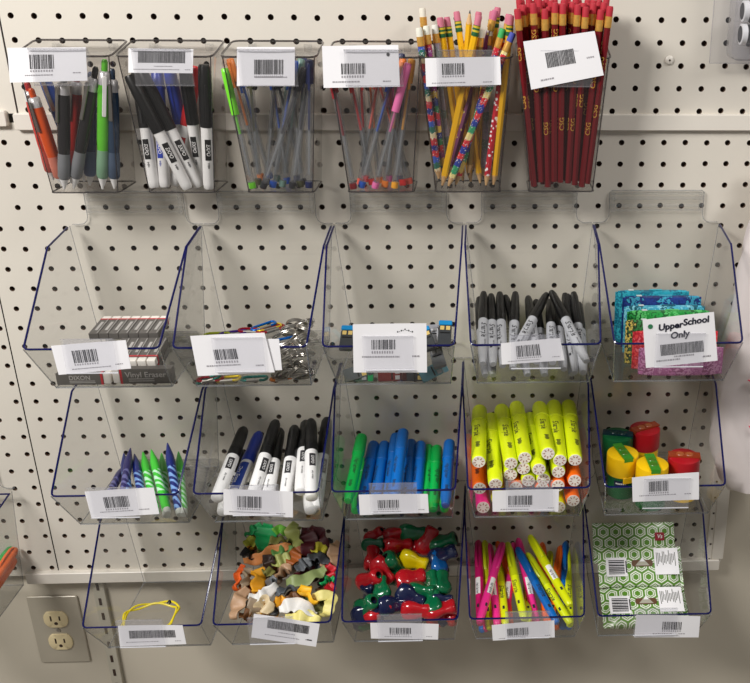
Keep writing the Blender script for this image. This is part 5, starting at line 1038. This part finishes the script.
def tissue(x, p, z, tilt, h, th, label, logo=True, tag_=False):
    R = Matrix.Rotation(math.radians(-tilt), 3, 'X')
    t = thing('tissue_pack', label, 'tissue pack', at(x, p, z, R), 'green patterned tissue packs')
    wx = 2.05; m = 14; b = MB(); vs = []; k = 16
    for i in range(m+1):
        u = -1+2*i/m; f = (1-abs(u)**5)
        for j in range(k):
            a = 2*math.pi*j/k; cy = math.copysign(abs(math.cos(a))**.55, math.cos(a)); cz = math.copysign(abs(math.sin(a))**.4, math.sin(a))
            vs.append((u*wx, (th/2*f+.02)*cy, h/2*cz))
    b.add(vs, [(i*k+j, i*k+(j+1) % k, (i+1)*k+(j+1) % k, (i+1)*k+j) for i in range(m) for j in range(k)]+[tuple(range(k)), tuple(range(m*k, m*k+k))])
    link('wrapper', b.mesh('wrapper', [HEX]), t)
    for s in (-1, 1):
        b = MB(); zz = [(-h/2+h*i/16) for i in range(17)]
        b.add([(s*wx*.99, 0, q) for q in zz]+[(s*(wx+.13+(.04 if i % 2 else 0)), .02*(i % 2), q) for i, q in enumerate(zz)], [(i, i+1, 18+i, 17+i) for i in range(16)], 0, False)
        link('crimped_end', b.mesh('crimped_end', [HEX]), t)
    y = -th/2-.035
    if logo:
        b = MB(); b.box((-1.3, y, -.05), (1.08, .02, .95), 0)
        r_ = random.Random(3); u = -.42
        while u < .3: w = r_.choice((.03, .045, .07)); b.box((-1.3, y-.012, u+w/2), (.82, .01, w), 1); u += w+r_.choice((.025, .035))
        b.box((-.8, y-.012, -.05), (.06, .01, .6), 1)
        link('barcode_panel', b.mesh('barcode_panel', [PAPER, INK]), t)
        b = MB(); b.box((1.32, y, .2), (1.25, .02, 1.35), 0)
        for q in range(13):
            b.box((.82+.08*q, y-.012, .3+.05*(q % 3)), (.035, .01, .7-.12*(q % 4)), 1)
        link('text_panel', b.mesh('text_panel', [PAPER, mat('text_grey', (96, 96, 90), .6)]), t)
        b = MB(); b.box((.05, y-.0, .12), (1.1, .03, .34), 0, bev=.12)
        b.add([(-.32, y-.02, .0), (.42, y-.02, .0), (.06, y-.02, .42)], [(0, 1, 2)], 1, False); b.add([(-.08, y-.03, .2), (.2, y-.03, .2), (.06, y-.03, .42)], [(0, 1, 2)], 2, False)
        link('mountain_emblem', b.mesh('mountain_emblem', [mat('emblem_brown', (94, 62, 36), .5), mat('emblem_grey', (170, 166, 150), .5), WHITE]), t)
    if tag_:
        b = MB(); b.box((1.35, y, h/2-.75), (.5, .02, .42), 0); 
        v, f = text_mesh('Vs', .3, .2, .01); b.add([(1.35+a, y-.014, h/2-.75+c) for a, c in v], f, 1, False)
        link('red_logo', b.mesh('red_logo', [mat('logo_crimson', (150, 24, 44), .4), WHITE]), t)
tissue(28.45, 1.35, -17.15, 34, 2.1, .5, 'green hexagon tissue pack at the back with a red square on it', False, True)
tissue(28.58, 2.85, -17.62, 47, 2.05, .8, 'green hexagon tissue pack in the middle with barcode and mountain emblem')
tissue(28.62, 4.4, -18.95, 66, 2.15, .8, 'green hexagon tissue pack in front, partly behind the tag')

# ------------------------------------------------------------------ hanging things at the picture's edges
t = thing('plastic_bag', 'white translucent plastic bag hanging beside the last bins', 'bag', at(34.1, 1.9, -5.3), None)
BAGM = mat('milky_plastic', (226, 216, 214), .35, noise=.05, scale=25, bump=.35)
b = MB(); n, m = 26, 22; vs = []
r_ = random.Random(4)
prof = [(-7.9, 1.2), (-7.4, 1.9), (-6.2, 2.3), (-4.5, 2.55), (-2.5, 2.6), (0, 2.3), (3, 1.95), (5.5, 1.6), (7.2, 1.45), (8.0, 1.2)]
for i in range(n):
    z = -8+16.2*i/(n-1)
    for q in range(len(prof)-1):
        if prof[q][0] <= z <= prof[q+1][0] or q == len(prof)-2:
            f = (z-prof[q][0])/(prof[q+1][0]-prof[q][0]); w = prof[q][1]+(prof[q+1][1]-prof[q][1])*min(1, max(0, f)); 
            if prof[q][0] <= z <= prof[q+1][0]: break
    for j in range(m):
        a = 2*math.pi*j/m; k = .08*math.sin(a*5+z*1.3)+.06*math.sin(a*9-z*2.1)
        vs.append(((w+k)*math.cos(a)+.3, (.95+k)*math.sin(a), z+.12*math.sin(a*7)*(1 if i == 0 else .2)))
b.add(vs, [(i*m+j, i*m+(j+1) % m, (i+1)*m+(j+1) % m, (i+1)*m+j) for i in range(n-1) for j in range(m)]+[tuple(reversed(range(m))), tuple(range((n-1)*m, n*m))])
link('film', b.mesh('film', [BAGM], 80), t)
b = MB()
for q, (x, z) in enumerate(((-.95, 1.0), (-.9, -1.7), (-.6, -4.2))): b.tube([(x+.9*f, -1.0-.06*math.sin(f*3), z+.16*math.sin(f*7+q)) for f in (0, .25, .5, .75, 1)], [.02, .07, .05, .07, .02], 6)
link('pink_print', b.mesh('pink_print', [mat('pink_print', (226, 60, 90), .5)]), t)
b = MB(); b.box((-.2, .9, 8.4), (1.4, .04, .9), bev=.1); link('hanging_strip', b.mesh('hanging_strip', [BAGM]), t)
# blister pack
t = thing('blister_pack', 'clear blister pack at the top corner holding black cylinders', 'blister pack', at(32.4, .6, 9.9), None)
BL = clear('blister_plastic', (.9, .9, .92), .07, (205, 205, 212), gloss=1.4, rough=.08)
b = MB(); b.poly([(-1.72, 0, -2.25), (2.5, 0, -2.25), (2.5, 0, 3), (-1.72, 0, 3)]); b.tube([(-1.72, 0, 3), (-1.72, 0, -2.25), (2.5, 0, -2.25)], .03, 6); link('hanging_card', b.mesh('hanging_card', [BL]), t)
b = MB(); b.box((.8, -.62, .4), (3.7, 1.2, 4.9), bev=.35); link('clear_shell', b.mesh('clear_shell', [BL]), t)
for z, lab in ((9.93, 'upper'), (8.98, 'lower')):
    M = at(32.7, 1.15, z-.05, Matrix.Rotation(math.radians(90), 3, 'Y'))
    t2 = thing('spool', 'black cylinder with a white end rim in the blister pack, the %s one' % lab, 'spool', M, 'black cylinders in the blister pack')
    b = MB(); b.lathe([(.4, -.75), (.4, 1.2)], 28); link('cylinder_body', b.mesh('cylinder_body', [BLACK]), t2)
    b = MB(); b.lathe([(.37, -.9), (.44, -.88), (.44, -.66), (.37, -.65)], 28, 0); b.lathe([(.35, -.91), (.35, -.9)], 28, 1); link('end_rim', b.mesh('end_rim', [WHITE, BLACK]), t2)

# ------------------------------------------------------------------ light and camera
sc = bpy.context.scene
w = bpy.data.worlds.new('shop_air'); sc.world = w; w.use_nodes = True
w.node_tree.nodes['Background'].inputs[0].default_value = (.95, .94, .92, 1); w.node_tree.nodes['Background'].inputs[1].default_value = AMB
def area(name, loc, target, size, power, colr=(1, .98, .955)):
    l = bpy.data.lights.new(name, 'AREA'); l.shape = 'RECTANGLE'; l.size, l.size_y = size; l.energy = power; l.color = colr
    o = bpy.data.objects.new(name, l); col.objects.link(o); o.location = loc
    o.rotation_euler = (Vector(target)-Vector(loc)).to_track_quat('-Z', 'Y').to_euler(); return o
for a in LIGHTS: area(*a)
cam = bpy.data.cameras.new('camera'); co = bpy.data.objects.new('camera', cam); col.objects.link(co)
f, px_, py_ = 905.4686, 526.6975, 318.0924
cam.sensor_width = 36; cam.sensor_fit = 'HORIZONTAL'; cam.lens = f/750*36; cam.shift_x = (375-px_)/750; cam.shift_y = (py_-341.5)/750; cam.clip_start = .01
Rr, Ru, Rf = CAMR
M = Matrix(((Rr[0], Ru[0], -Rf[0]), (Rr[1], Ru[1], -Rf[1]), (Rr[2], Ru[2], -Rf[2]))).to_4x4(); M.translation = W(20.70391, 41.91891, 11.66703)
co.matrix_world = M; sc.camera = co
sc.view_settings.view_transform = 'Standard'; sc.view_settings.look = 'None'; sc.view_settings.exposure = EXPO
sc.cycles.transparent_max_bounces = 40; sc.cycles.max_bounces = 10
